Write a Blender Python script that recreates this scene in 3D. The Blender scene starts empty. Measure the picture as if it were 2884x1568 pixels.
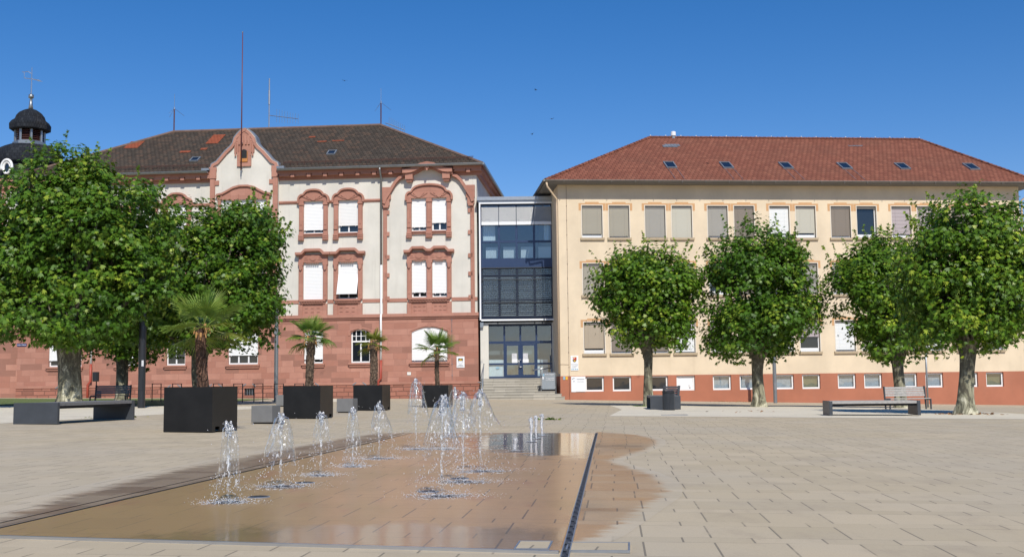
import bpy, math, random
import numpy as np
from mathutils import Vector, Matrix
random.seed(7); RNG = np.random.default_rng(11)
SC = bpy.context.scene; COL = SC.collection
R = math.radians; PI = math.pi

# ------------------------------------------------------------------ objects
def tag(o, label=None, cat=None, group=None, kind=None):
    if label: o['label'] = label
    if cat: o['category'] = cat
    if group: o['group'] = group
    if kind: o['kind'] = kind
    return o

def empty(name, loc=(0, 0, 0), rz=0.0, label=None, cat=None, group=None):
    o = bpy.data.objects.new(name, None); COL.objects.link(o)
    o.empty_display_size = .2
    o.location = loc; o.rotation_euler = (0, 0, rz)
    return tag(o, label, cat, group)

def copy_tree(o, parent=None):
    c = o.copy(); COL.objects.link(c); c.parent = parent
    for ch in [x for x in o.children]:
        copy_tree(ch, c)
    return c

class MB:
    """collects shapes into one mesh"""
    def __init__(s): s.v = []; s.f = []; s.uv = []
    def add(s, vs, fs):
        n = len(s.v); s.v += [tuple(p) for p in vs]; s.f += [tuple(i + n for i in q) for q in fs]; return s
    def quad(s, a, b, c, d): return s.add((a, b, c, d), ((0, 1, 2, 3),))
    def box(s, x0, x1, y0, y1, z0, z1):
        if x0 > x1: x0, x1 = x1, x0
        if y0 > y1: y0, y1 = y1, y0
        return s.add([(x0,y0,z0),(x1,y0,z0),(x1,y1,z0),(x0,y1,z0),(x0,y0,z1),(x1,y0,z1),(x1,y1,z1),(x0,y1,z1)],
                     [(0,3,2,1),(4,5,6,7),(0,1,5,4),(1,2,6,5),(2,3,7,6),(3,0,4,7)])
    def prism(s, pts, y0, y1):
        """polygon of (x,z) extruded from y0 (front) to y1"""
        a = sum(pts[i][0]*pts[(i+1)%len(pts)][1]-pts[(i+1)%len(pts)][0]*pts[i][1] for i in range(len(pts)))
        if a < 0: pts = pts[::-1]
        n = len(pts)
        vs = [(x, y0, z) for x, z in pts] + [(x, y1, z) for x, z in pts]
        fs = [tuple(range(n)), tuple(range(2*n-1, n-1, -1))]
        fs += [(i, i+n, (i+1) % n + n, (i+1) % n) for i in range(n)]
        return s.add(vs, fs)
    def ribbon(s, path, w, y0, y1):
        """band of width w along an (x,z) path, extruded y0..y1"""
        n = len(path); L = []; Rr = []
        for i, (x, z) in enumerate(path):
            a = path[max(i-1, 0)]; b = path[min(i+1, n-1)]
            dx, dz = b[0]-a[0], b[1]-a[1]; l = math.hypot(dx, dz) or 1
            nx, nz = -dz/l*w/2, dx/l*w/2
            L.append((x+nx, z+nz)); Rr.append((x-nx, z-nz))
        vs = []
        for i in range(n):
            vs += [(L[i][0], y0, L[i][1]), (Rr[i][0], y0, Rr[i][1]), (Rr[i][0], y1, Rr[i][1]), (L[i][0], y1, L[i][1])]
        fs = []
        for i in range(n-1):
            k = 4*i
            for j in range(4):
                fs.append((k+j, k+(j+1) % 4, k+4+(j+1) % 4, k+4+j))
        fs += [(0, 3, 2, 1), (4*n-4, 4*n-3, 4*n-2, 4*n-1)]
        return s.add(vs, fs)
    def tube(s, path, rad, n=8, caps=True):
        path = [Vector(p) for p in path]
        if not hasattr(rad, '__len__'): rad = [rad]*len(path)
        vs = []; up0 = None
        for i, p in enumerate(path):
            d = (path[min(i+1, len(path)-1)] - path[max(i-1, 0)]).normalized()
            if up0 is None: up0 = Vector((0, 0, 1)) if abs(d.z) < .9 else Vector((1, 0, 0))
            x = d.cross(up0).normalized(); y = x.cross(d).normalized(); up0 = y
            for k in range(n):
                a = 2*PI*k/n
                vs.append(p + (x*math.cos(a) + y*math.sin(a))*rad[i])
        fs = []
        for i in range(len(path)-1):
            for k in range(n):
                fs.append((i*n+k, i*n+(k+1) % n, (i+1)*n+(k+1) % n, (i+1)*n+k))
        if caps:
            fs.append(tuple(range(n-1, -1, -1))); m = (len(path)-1)*n
            fs.append(tuple(range(m, m+n)))
        return s.add(vs, fs)
    def lathe(s, prof, n=16, c=(0, 0), jit=None, caps=True, ph=0.0):
        vs = []
        for i, (r, z) in enumerate(prof):
            for k in range(n):
                a = 2*PI*k/n + ph; rr = r*(jit(i, k) if jit else 1)
                vs.append((c[0]+rr*math.cos(a), c[1]+rr*math.sin(a), z))
        fs = []
        for i in range(len(prof)-1):
            for k in range(n):
                fs.append((i*n+k, i*n+(k+1) % n, (i+1)*n+(k+1) % n, (i+1)*n+k))
        if caps:
            fs.append(tuple(range(n-1, -1, -1))); m = (len(prof)-1)*n
            fs.append(tuple(range(m, m+n)))
        return s.add(vs, fs)
    def blob(s, c, r, sq=(1, 1, 1)):
        t = (1+5**.5)/2; q = 1/math.hypot(1, t)
        P = [(-1,t,0),(1,t,0),(-1,-t,0),(1,-t,0),(0,-1,t),(0,1,t),(0,-1,-t),(0,1,-t),(t,0,-1),(t,0,1),(-t,0,-1),(-t,0,1)]
        F = [(0,11,5),(0,5,1),(0,1,7),(0,7,10),(0,10,11),(1,5,9),(5,11,4),(11,10,2),(10,7,6),(7,1,8),(3,9,4),(3,4,2),(3,2,6),(3,6,8),(3,8,9),(4,9,5),(2,4,11),(6,2,10),(8,6,7),(9,8,1)]
        return s.add([(c[0]+x*q*r*sq[0], c[1]+y*q*r*sq[1], c[2]+z*q*r*sq[2]) for x, y, z in P], F)
    def wall(s, u0, u1, z0, z1, holes, y=0.0, depth=.3, arch=()):
        """front face at y with rectangular openings and their reveals; arch = rise at the head of the hole with that index"""
        us = sorted({u0, u1, *[h[0] for h in holes], *[h[1] for h in holes]})
        zs = sorted({z0, z1, *[h[2] for h in holes], *[h[3] for h in holes]})
        for i in range(len(us)-1):
            for j in range(len(zs)-1):
                uc, zc = (us[i]+us[i+1])/2, (zs[j]+zs[j+1])/2
                if any(h[0] < uc < h[1] and h[2] < zc < h[3] for h in holes): continue
                s.quad((us[i], y, zs[j]), (us[i+1], y, zs[j]), (us[i+1], y, zs[j+1]), (us[i], y, zs[j+1]))
        for k, (a, b, c, d) in enumerate(holes):
            rise = dict(arch).get(k, 0)
            Y = y+depth
            s.quad((a, y, c), (a, Y, c), (a, Y, d-rise), (a, y, d-rise))
            s.quad((b, y, c), (b, y, d-rise), (b, Y, d-rise), (b, Y, c))
            s.quad((a, y, c), (b, y, c), (b, Y, c), (a, Y, c))
            if rise:
                n = 10; pts = []
                for i in range(n+1):
                    t = -1+2*i/n
                    pts.append(((a+b)/2+t*(b-a)/2, d-rise*t*t))
                for i in range(n):
                    p, q = pts[i], pts[i+1]
                    s.quad((p[0], y, p[1]), (q[0], y, q[1]), (q[0], y, d), (p[0], y, d))
                    s.quad((p[0], Y, p[1]), (p[0], y, p[1]), (q[0], y, q[1]), (q[0], Y, q[1])) if False else \
                    s.quad((p[0], y, p[1]), (p[0], Y, p[1]), (q[0], Y, q[1]), (q[0], y, q[1]))
            else:
                s.quad((a, y, d), (a, Y, d), (b, Y, d), (b, y, d))
        return s
    def build(s, name, m, parent=None, smooth=False, loc=None, rz=None, bevel=0, label=None, uv=None):
        me = bpy.data.meshes.new(name)
        me.from_pydata(s.v, [], s.f)
        if uv is not None:
            lay = me.uv_layers.new(name='UVMap')
            for lp in me.loops:
                lay.data[lp.index].uv = uv(s.v[lp.vertex_index])
        me.materials.append(m)
        if smooth: me.polygons.foreach_set('use_smooth', [True]*len(me.polygons))
        me.update()
        o = bpy.data.objects.new(name, me); COL.objects.link(o)
        if parent: o.parent = parent
        if loc: o.location = loc
        if rz is not None: o.rotation_euler = (0, 0, rz)
        if bevel:
            b = o.modifiers.new('bevel', 'BEVEL'); b.width = bevel; b.segments = 2; b.limit_method = 'ANGLE'
        if label: o['label'] = label
        return o

def text_mesh(name, body, size, m, parent, loc, rot=(PI/2, 0, 0), align='CENTER', bold=0.0):
    cu = bpy.data.curves.new(name, 'FONT'); cu.body = body; cu.size = size
    cu.align_x = align; cu.align_y = 'CENTER'; cu.offset = bold; cu.extrude = .003
    tmp = bpy.data.objects.new(name, cu); COL.objects.link(tmp)
    dg = bpy.context.evaluated_depsgraph_get()
    me = bpy.data.meshes.new_from_object(tmp.evaluated_get(dg))
    bpy.data.objects.remove(tmp); bpy.data.curves.remove(cu)
    me.materials.clear(); me.materials.append(m)
    o = bpy.data.objects.new(name, me); COL.objects.link(o)
    o.parent = parent; o.location = loc; o.rotation_euler = rot
    return o

# ------------------------------------------------------------------ materials
class NT:
    def __init__(s, name):
        s.m = bpy.data.materials.new(name); s.m.use_nodes = True
        s.t = s.m.node_tree; s.t.nodes.clear()
        s.out = s.t.nodes.new('ShaderNodeOutputMaterial')
    def n(s, typ, out=0, **kw):
        nd = s.t.nodes.new('ShaderNode'+typ)
        for k, v in kw.items():
            if k.startswith('_'): setattr(nd, k[1:], v); continue
            key = int(k[1:]) if k[0] == 'i' and k[1:].isdigit() else k.replace('_', ' ')
            sk = nd.inputs[key]
            if isinstance(v, bpy.types.NodeSocket): s.t.links.new(v, sk)
            else:
                if sk.type == 'RGBA' and len(v) == 3: v = (*v, 1)
                sk.default_value = v
        return nd.outputs[out]
    def math(s, op, a, b=0.0, c=0.0): return s.n('Math', _operation=op, i0=a, i1=b, i2=c)
    def mix(s, fac, a, b, mode='MIX'):
        nd = s.t.nodes.new('ShaderNodeMix'); nd.data_type = 'RGBA'; nd.blend_type = mode
        for idx, v in ((0, fac), (6, a), (7, b)):
            if isinstance(v, bpy.types.NodeSocket): s.t.links.new(v, nd.inputs[idx])
            else: nd.inputs[idx].default_value = v if idx == 0 else ((*v, 1) if len(v) == 3 else v)
        return nd.outputs[2]
    def ramp(s, fac, stops, interp='LINEAR'):
        nd = s.t.nodes.new('ShaderNodeValToRGB'); nd.color_ramp.interpolation = interp
        e = nd.color_ramp.elements
        while len(e) < len(stops): e.new(.5)
        for x, (p, c) in zip(e, stops):
            x.position = p; x.color = (*c, 1) if len(c) == 3 else c
        s.t.links.new(fac, nd.inputs[0]); return nd.outputs[0]
    def step(s, v, a, b):
        return s.n('MapRange', Value=v, i1=a, i2=b, _interpolation_type='SMOOTHSTEP')
    def obj(s): return s.n('TexCoord', out=3)
    def gen_uv(s): return s.n('TexCoord', out=2)
    def mapping(s, v, scale=(1, 1, 1), rot=(0, 0, 0), loc=(0, 0, 0)):
        return s.n('Mapping', Vector=v, Scale=scale, Rotation=rot, Location=loc)
    def noise(s, v, scale, detail=4, rough=.55, dist=0.0):
        return s.n('TexNoise', Vector=v, Scale=scale, Detail=detail, Roughness=rough, Distortion=dist)
    def sep(s, v):
        nd = s.t.nodes.new('ShaderNodeSeparateXYZ'); s.t.links.new(v, nd.inputs[0]); return nd.outputs
    def comb(s, x=0.0, y=0.0, z=0.0): return s.n('CombineXYZ', X=x, Y=y, Z=z)
    def bump(s, h, strength=.3, dist=.02): return s.n('Bump', Height=h, Strength=strength, Distance=dist)
    def bsdf(s, **kw): return s.n('BsdfPrincipled', **kw)
    def done(s, sh):
        s.t.links.new(sh, s.out.inputs[0]); return s.m

def simple(name, col, rough=.5, metal=0.0, var=.08, scale=6.0, bump=0.0, spec=.5):
    t = NT(name); o = t.obj()
    n = t.noise(o, scale, 5)
    c = t.mix(n, tuple(x*(1-var*2) for x in col), tuple(min(1, x*(1+var*2)) for x in col))
    kw = dict(Base_Color=c, Roughness=rough, Metallic=metal, Specular_IOR_Level=spec)
    if bump: kw['Normal'] = t.bump(t.noise(o, scale*8, 3), bump, .01)
    return t.done(t.bsdf(**kw))

def facade_vec(t):
    x, y, z = t.sep(t.obj()); return t.comb(t.math('ADD', x, t.math('MULTIPLY', y, .93)), z, 0.0), x, y, z

def plaster(name, col, stain=.25, dirt=(.35, .32, .27), rough=.85):
    t = NT(name); o = t.obj(); v, x, y, z = facade_vec(t)
    n = t.noise(o, .45, 5, .6)
    c = t.mix(t.step(n, .3, .7), tuple(k*.88 for k in col), tuple(min(1, k*1.05) for k in col))
    st = t.noise(t.mapping(o, (2.6, 2.6, .14)), 1.0, 5, .65)
    c = t.mix(t.math('MULTIPLY', t.step(st, .52, .76), stain), c, dirt)
    fine = t.noise(o, 60, 2)
    c = t.mix(t.math('MULTIPLY', fine, .12), c, tuple(k*.8 for k in col))
    return t.done(t.bsdf(Base_Color=c, Roughness=rough, Normal=t.bump(t.noise(o, 40, 4), .15, .01)))

def ashlar(name, c1, c2, mort, bw, rh, msize=.012, rough_blocks=True, rust=0.0, offz=0.0):
    t = NT(name); v, x, y, z = facade_vec(t); o = t.obj()
    v = t.mapping(v, loc=(0, offz, 0))
    wob = t.n('VectorMath', out=0, _operation='SCALE', i0=t.n('TexNoise', out=1, Vector=o, Scale=1.4, Detail=2.0), Scale=.03*(1+3*rust))
    v = t.n('VectorMath', out=0, _operation='ADD', i0=v, i1=wob)
    br = t.t.nodes.new('ShaderNodeTexBrick'); t.t.links.new(v, br.inputs[0])
    br.inputs['Scale'].default_value = 1; br.inputs['Mortar Size'].default_value = msize
    br.inputs['Mortar Smooth'].default_value = .3; br.inputs['Bias'].default_value = -.1
    br.inputs['Brick Width'].default_value = bw; br.inputs['Row Height'].default_value = rh
    br.offset = .37; br.squash = .8; br.squash_frequency = 3
    br.inputs['Color1'].default_value = (0, 0, 0, 1); br.inputs['Color2'].default_value = (1, 1, 1, 1); br.inputs['Mortar'].default_value = (.5, .5, .5, 1)
    rnd = t.sep(br.outputs[0])[0]
    c = t.mix(rnd, c1, c2)
    if rough_blocks:
        dark = t.step(rnd, .68, .71)
        c = t.mix(t.math('MULTIPLY', dark, .75), c, tuple(k*.55 for k in c1))
    n = t.noise(o, 1.1, 6, .65); c = t.mix(t.math('MULTIPLY', t.step(n, .35, .75), .35), c, tuple(k*.72 for k in c1))
    n2 = t.noise(t.mapping(o, (1, 1, 5)), 3.5, 5, .7)
    c = t.mix(t.math('MULTIPLY', n2, .25), c, tuple(min(1, k*1.25) for k in c2))
    c = t.mix(t.math('MULTIPLY', br.outputs[1], .55), c, mort)
    h = t.math('SUBTRACT', t.math('MULTIPLY', t.noise(o, 9, 5, .7), .3+rust), br.outputs[1])
    return t.done(t.bsdf(Base_Color=c, Roughness=.85, Normal=t.bump(h, .35+rust*.6, .02+.05*rust)))

def tiles(name, cols, pitch=.26, row=.34, moss=(.2, .17, .1), mossy=.3, dark=.5):
    t = NT(name); uv = t.gen_uv(); x, y, _ = t.sep(uv)
    ry = t.math('DIVIDE', y, row); ri = t.math('FLOOR', ry); fy = t.math('FRACT', ry)
    sx = t.math('ADD', t.math('DIVIDE', x, pitch), t.math('MULTIPLY', t.math('MODULO', ri, 2.0), .5))
    ci = t.math('FLOOR', sx); fx = t.math('FRACT', sx)
    rnd = t.n('TexWhiteNoise', _noise_dimensions='2D', Vector=t.comb(ci, ri, 0.0))
    c = t.ramp(rnd, [(i/(len(cols)-1), k) for i, k in enumerate(cols)])
    big = t.noise(t.comb(x, y, 0.0), .35, 5, .65)
    c = t.mix(t.math('MULTIPLY', t.step(big, .42, .72), mossy), c, moss)
    sm = t.noise(t.comb(x, y, 0.0), 3.5, 4, .7)
    c = t.mix(t.math('MULTIPLY', t.step(sm, .55, .75), .16), c, tuple(k*1.5 for k in cols[-1]))
    gap = t.math('MAXIMUM', t.step(fy, .16, .0), t.math('MULTIPLY', t.step(t.math('ABSOLUTE', t.math('SUBTRACT', fx, .5)), .36, .5), .9))
    c = t.mix(t.math('MULTIPLY', gap, dark), c, tuple(k*.3 for k in cols[0]))
    prof = t.math('ADD', t.math('SINE', t.math('MULTIPLY', fx, PI)), t.math('MULTIPLY', fy, -.8))
    return t.done(t.bsdf(Base_Color=c, Roughness=.85, Specular_IOR_Level=.12, Normal=t.bump(prof, .6, .05)))

def blind_mat(name, col, pitch=.08, dirt=.15):
    t = NT(name); v, x, y, z = facade_vec(t); o = t.obj()
    f = t.math('FRACT', t.math('DIVIDE', z, pitch))
    h = t.math('SINE', t.math('MULTIPLY', f, PI))
    c = t.mix(t.math('MULTIPLY', t.step(f, .16, .0), .45), col, tuple(k*.45 for k in col))
    n = t.noise(t.mapping(o, (1.5, 1.5, 9)), 2.2, 5, .7)
    c = t.mix(t.math('MULTIPLY', t.step(n, .52, .75), dirt), c, tuple(k*.6 for k in col))
    return t.done(t.bsdf(Base_Color=c, Roughness=.55, Normal=t.bump(h, .35, .02)))

def glass_dark(name, tint=(.012, .016, .022), ior=1.75, rough=.03):
    t = NT(name); o = t.obj()
    n = t.noise(o, .9, 2)
    return t.done(t.bsdf(Base_Color=tint, Roughness=rough, IOR=ior, Normal=t.bump(n, .06, .06)))

def glass_clear(name, ior=1.8, tint=(.72, .82, .86)):
    t = NT(name); o = t.obj()
    nrm = t.bump(t.noise(o, .8, 2), .05, .05)
    f0 = ((ior-1)/(ior+1))**2*2
    fc = t.n('LayerWeight', out=1, Blend=.5, Normal=nrm)
    fr = t.math('ADD', f0, t.math('MULTIPLY', t.math('POWER', fc, 5.0), 1-f0))
    tr = t.n('BsdfTransparent', Color=tint); gl = t.n('BsdfGlossy', Color=(.9, .93, .95), Roughness=.02, Normal=nrm)
    return t.done(t.n('MixShader', Fac=fr, i1=tr, i2=gl))

def leaf_mat(name, a, b, c, shine=.42):
    t = NT(name)
    at = t.n('Attribute', out=2, _attribute_name='tone')
    col = t.ramp(at, [(0, a), (.6, b), (.9, c), (1, tuple(k*1.35 for k in c))])
    back = t.n('NewGeometry', out=6)
    col2 = t.mix(t.math('MULTIPLY', back, .3), col, (.16, .2, .07))
    d = t.bsdf(Base_Color=col2, Roughness=shine, Specular_IOR_Level=.28)
    tl = t.n('BsdfTranslucent', Color=t.mix(.5, col, (.22, .34, .03)))
    return t.done(t.n('MixShader', Fac=.22, i1=d, i2=tl))

def bark_plane(name):
    t = NT(name); o = t.obj()
    v = t.n('TexVoronoi', out=1, Vector=t.mapping(o, (1, 1, .55)), Scale=5.5, Randomness=1.0)
    n = t.noise(t.mapping(o, (1, 1, .45)), 2.3, 5, .65, 1.2)
    n2 = t.noise(t.mapping(o, (1, 1, .5)), 9, 4, .7, .8)
    c = t.ramp(n, [(.32, (.05, .043, .03)), (.42, (.10, .09, .06)), (.47, (.21, .2, .13)), (.54, (.30, .28, .19)), (.60, (.55, .52, .38))])
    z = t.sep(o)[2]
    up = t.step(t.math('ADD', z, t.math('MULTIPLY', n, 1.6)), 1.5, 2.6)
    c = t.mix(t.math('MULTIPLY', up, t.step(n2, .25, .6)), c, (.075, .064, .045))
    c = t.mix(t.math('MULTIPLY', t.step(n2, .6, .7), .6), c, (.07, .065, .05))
    h = t.math('ADD', n, t.math('MULTIPLY', n2, .6))
    return t.done(t.bsdf(Base_Color=c, Roughness=.85, Normal=t.bump(h, .7, .05)))

def foam_mat(name, white):
    t = NT(name); o = t.obj()
    n = t.noise(t.mapping(o, (1, 1, .6)), 70, 3, .7)
    nrm = t.bump(n, .8, .006)
    d = t.bsdf(Base_Color=(.93, .95, .97), Roughness=.08, Transmission_Weight=.75, IOR=1.33, Normal=nrm)
    f = t.bsdf(Base_Color=(.88, .9, .92), Roughness=.3)
    return t.done(t.n('MixShader', Fac=t.math('ADD', white*.5, t.math('MULTIPLY', t.step(n, .45, .65), white)), i1=d, i2=f))

def bark_palm(name, col, col2):
    t = NT(name); o = t.obj()
    n = t.noise(t.mapping(o, (14, 14, 3.5)), 2.2, 6, .75, .6)
    c = t.mix(t.step(n, .35, .7), tuple(k*.35 for k in col), col2)
    return t.done(t.bsdf(Base_Color=c, Roughness=.95, Normal=t.bump(n, 1.0, .05)))

GRID = R(5.2)
def paving_parts(t):
    """colour, wetness-free; joints as a mask; height"""
    o = t.obj(); p = t.mapping(o, rot=(0, 0, GRID))
    u, v, _ = t.sep(p)
    P = .86
    tt = t.math('DIVIDE', v, P); ft = t.math('FRACT', tt)
    tall = t.math('LESS_THAN', ft, .73)
    rid = t.math('ADD', t.math('MULTIPLY', t.math('FLOOR', tt), 2.0), tall)
    off = t.n('TexWhiteNoise', _noise_dimensions='1D', W=rid)
    su = t.math('ADD', t.math('DIVIDE', u, .47), t.math('ADD', t.math('MULTIPLY', tall, .5), t.math('MULTIPLY', off, .18)))
    fu = t.math('FRACT', su)
    ju = t.math('LESS_THAN', fu, .03)
    jv = t.math('MAXIMUM', t.math('LESS_THAN', ft, .012), t.math('LESS_THAN', t.math('ABSOLUTE', t.math('SUBTRACT', ft, .73)), .007))
    wear = t.noise(p, 1.1, 3, .6)
    ju2 = t.math('MULTIPLY', ju, t.step(wear, .3, .5))
    jv2 = t.math('MULTIPLY', jv, t.math('MULTIPLY', t.step(wear, .38, .66), .7))
    j = t.math('MAXIMUM', ju2, jv2)
    rnd = t.n('TexWhiteNoise', _noise_dimensions='2D', Vector=t.comb(t.math('FLOOR', su), rid, 0.0))
    big = t.noise(o, .22, 5, .6); mid = t.noise(t.mapping(o, (1, .5, 1)), 1.6, 6, .7); fine = t.noise(o, 85, 2, .8)
    c = t.mix(rnd, (.44, .366, .25), (.505, .42, .293))
    c = t.mix(t.math('MULTIPLY', t.step(big, .38, .66), .5), c, (.43, .38, .30))
    c = t.mix(t.math('MULTIPLY', t.step(mid, .48, .72), .42), c, (.33, .27, .20))
    c = t.mix(t.math('MULTIPLY', t.step(fine, .45, .75), .28), c, (.25, .205, .155))
    spots = t.step(t.noise(o, 6.5, 2), .73, .78)
    c = t.mix(t.math('MULTIPLY', spots, .35), c, (.17, .14, .11))
    cj = t.mix(t.math('MULTIPLY', j, t.math('ADD', .42, t.math('MULTIPLY', big, .5))), c, (.10, .092, .08))
    h = t.math('SUBTRACT', t.math('MULTIPLY', fine, .35), j)
    return o, p, cj, j, h, mid, big, fine, rnd

def paving_mat():
    t = NT('pale_sandy_paving'); o, p, c, j, h, mid, big, fine, rnd = paving_parts(t)
    return t.done(t.bsdf(Base_Color=c, Roughness=.9, Specular_IOR_Level=.15, Normal=t.bump(h, .35, .012)))

def wet_mat(name, deep):
    """paving soaked by the fountain; deep = thin film of standing water"""
    t = NT(name); o, p, c, j, h, mid, big, fine, rnd = paving_parts(t)
    wetc = t.mix(1.0, c, (.98, .69, .42), 'MULTIPLY')
    alg = t.noise(t.mapping(o, (.55, .3, 1)), 1.0, 4, .6)
    x, y, _ = t.sep(o)
    left = t.step(x, -.6, -3.2)
    al = t.math('MULTIPLY', t.step(t.math('ADD', alg, t.math('MULTIPLY', left, .28)), .46, .75), .75)
    wetc = t.mix(al, wetc, (.325, .21, .07) if deep else (.12, .08, .038))
    iron = t.step(t.noise(t.mapping(o, (.8, .35, 1)), 1.9, 5, .7), .56, .7)
    wetc = t.mix(t.math('MULTIPLY', iron, .55 if deep else .2), wetc, (.36, .16, .07))
    wetc = t.mix(t.math('MULTIPLY', rnd, .3), wetc, t.mix(1.0, wetc, (.68, .66, .6), 'MULTIPLY'))
    wetc = t.mix(t.math('MULTIPLY', t.step(fine, .5, .72), .35), wetc, t.mix(1.0, wetc, (.6, .58, .55), 'MULTIPLY'))
    wetc = t.mix(t.math('MULTIPLY', j, .2), wetc, (.06, .045, .03))
    rip = t.noise(t.mapping(o, (3.2, 5.5, 1)), 1.0, 4, .65, .5)
    if deep:
        d = t.n('VectorMath', out=1, _operation='LENGTH', i0=t.mapping(o, (.62, .21, 0), loc=(-.62*.85, -.21*20.2, 0)))
        film = t.step(t.math('ADD', d, t.math('MULTIPLY', t.math('SUBTRACT', t.noise(t.mapping(p, (1.1, 2.2, 1)), 1.5, 5, .7), .5), 1.5)), 1.1, .7)
        d2 = t.n('VectorMath', out=1, _operation='LENGTH', i0=t.mapping(o, (.5, 1.1, 0), loc=(.5*.9, -1.1*7.6, 0)))
        film = t.math('MAXIMUM', film, t.math('MULTIPLY', t.step(t.math('ADD', d2, t.math('MULTIPLY', t.math('SUBTRACT', mid, .5), 1.6)), 1.0, .6), .55))
        dark = t.mix(t.math('MULTIPLY', film, .6), wetc, (.10, .07, .04))
        cr = t.n('MapRange', Value=film, i3=.22, i4=.04)
        cw = t.n('MapRange', Value=film, i3=.5, i4=1.0)
        nb = t.bump(t.math('ADD', rip, t.math('MULTIPLY', fine, .02)), .10, .02)
        sp = t.bsdf(Base_Color=dark, Roughness=.6, Normal=t.bump(h, .25, .01), Coat_Weight=cw, Coat_Roughness=cr, Coat_IOR=1.33, Coat_Normal=nb)
    else:
        so = t.n('Attribute', out=2, _attribute_name='soak')
        st = t.noise(t.mapping(p, (1.3, 7.5, 1)), 1.0, 5, .75)
        m = t.step(t.math('ADD', so, t.math('MULTIPLY', t.math('SUBTRACT', st, .5), 1.5)), .28, .62)
        m = t.math('MULTIPLY', m, t.math('ADD', .62, t.math('MULTIPLY', rnd, .38)))
        sp = t.bsdf(Base_Color=t.mix(m, c, wetc), Roughness=t.n('MapRange', Value=m, i3=.85, i4=.55), Normal=t.bump(h, .3, .01), Coat_Weight=t.math('MULTIPLY', m, .3), Coat_Roughness=.3, Coat_IOR=1.33)
    return t.done(sp)

def puddle_mat():
    t = NT('foaming_puddle'); o = t.obj()
    n = t.noise(t.mapping(o, (1, 1.6, 1)), 26, 5, .8)
    gl = t.bsdf(Base_Color=(.16, .125, .085), Roughness=.12, IOR=1.33, Normal=t.bump(n, .8, .01))
    f = t.bsdf(Base_Color=(.82, .85, .88), Roughness=.4)
    tr = t.n('BsdfTransparent', Color=(1, 1, 1))
    r = t.n('VectorMath', out=1, _operation='LENGTH', i0=t.mapping(o, (.77, 1, 0)))
    at = t.n('Attribute', out=2, _attribute_name='soak')
    a = t.n('MixShader', Fac=t.math('MULTIPLY', t.step(n, .45, .7), .55), i1=gl, i2=f)
    k = t.step(t.math('ADD', at, t.math('MULTIPLY', t.math('SUBTRACT', n, .5), 1.6)), .25, .6)
    return t.done(t.n('MixShader', Fac=k, i1=tr, i2=a))

def gravel_mat(name, a, b):
    t = NT(name); o = t.obj()
    n = t.noise(o, 28, 4, .8); big = t.noise(o, .5, 5, .6)
    c = t.mix(t.step(n, .3, .7), a, b)
    c = t.mix(t.math('MULTIPLY', t.step(big, .45, .7), .35), c, tuple(k*.75 for k in a))
    return t.done(t.bsdf(Base_Color=c, Roughness=.95, Normal=t.bump(n, .6, .02)))

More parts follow.
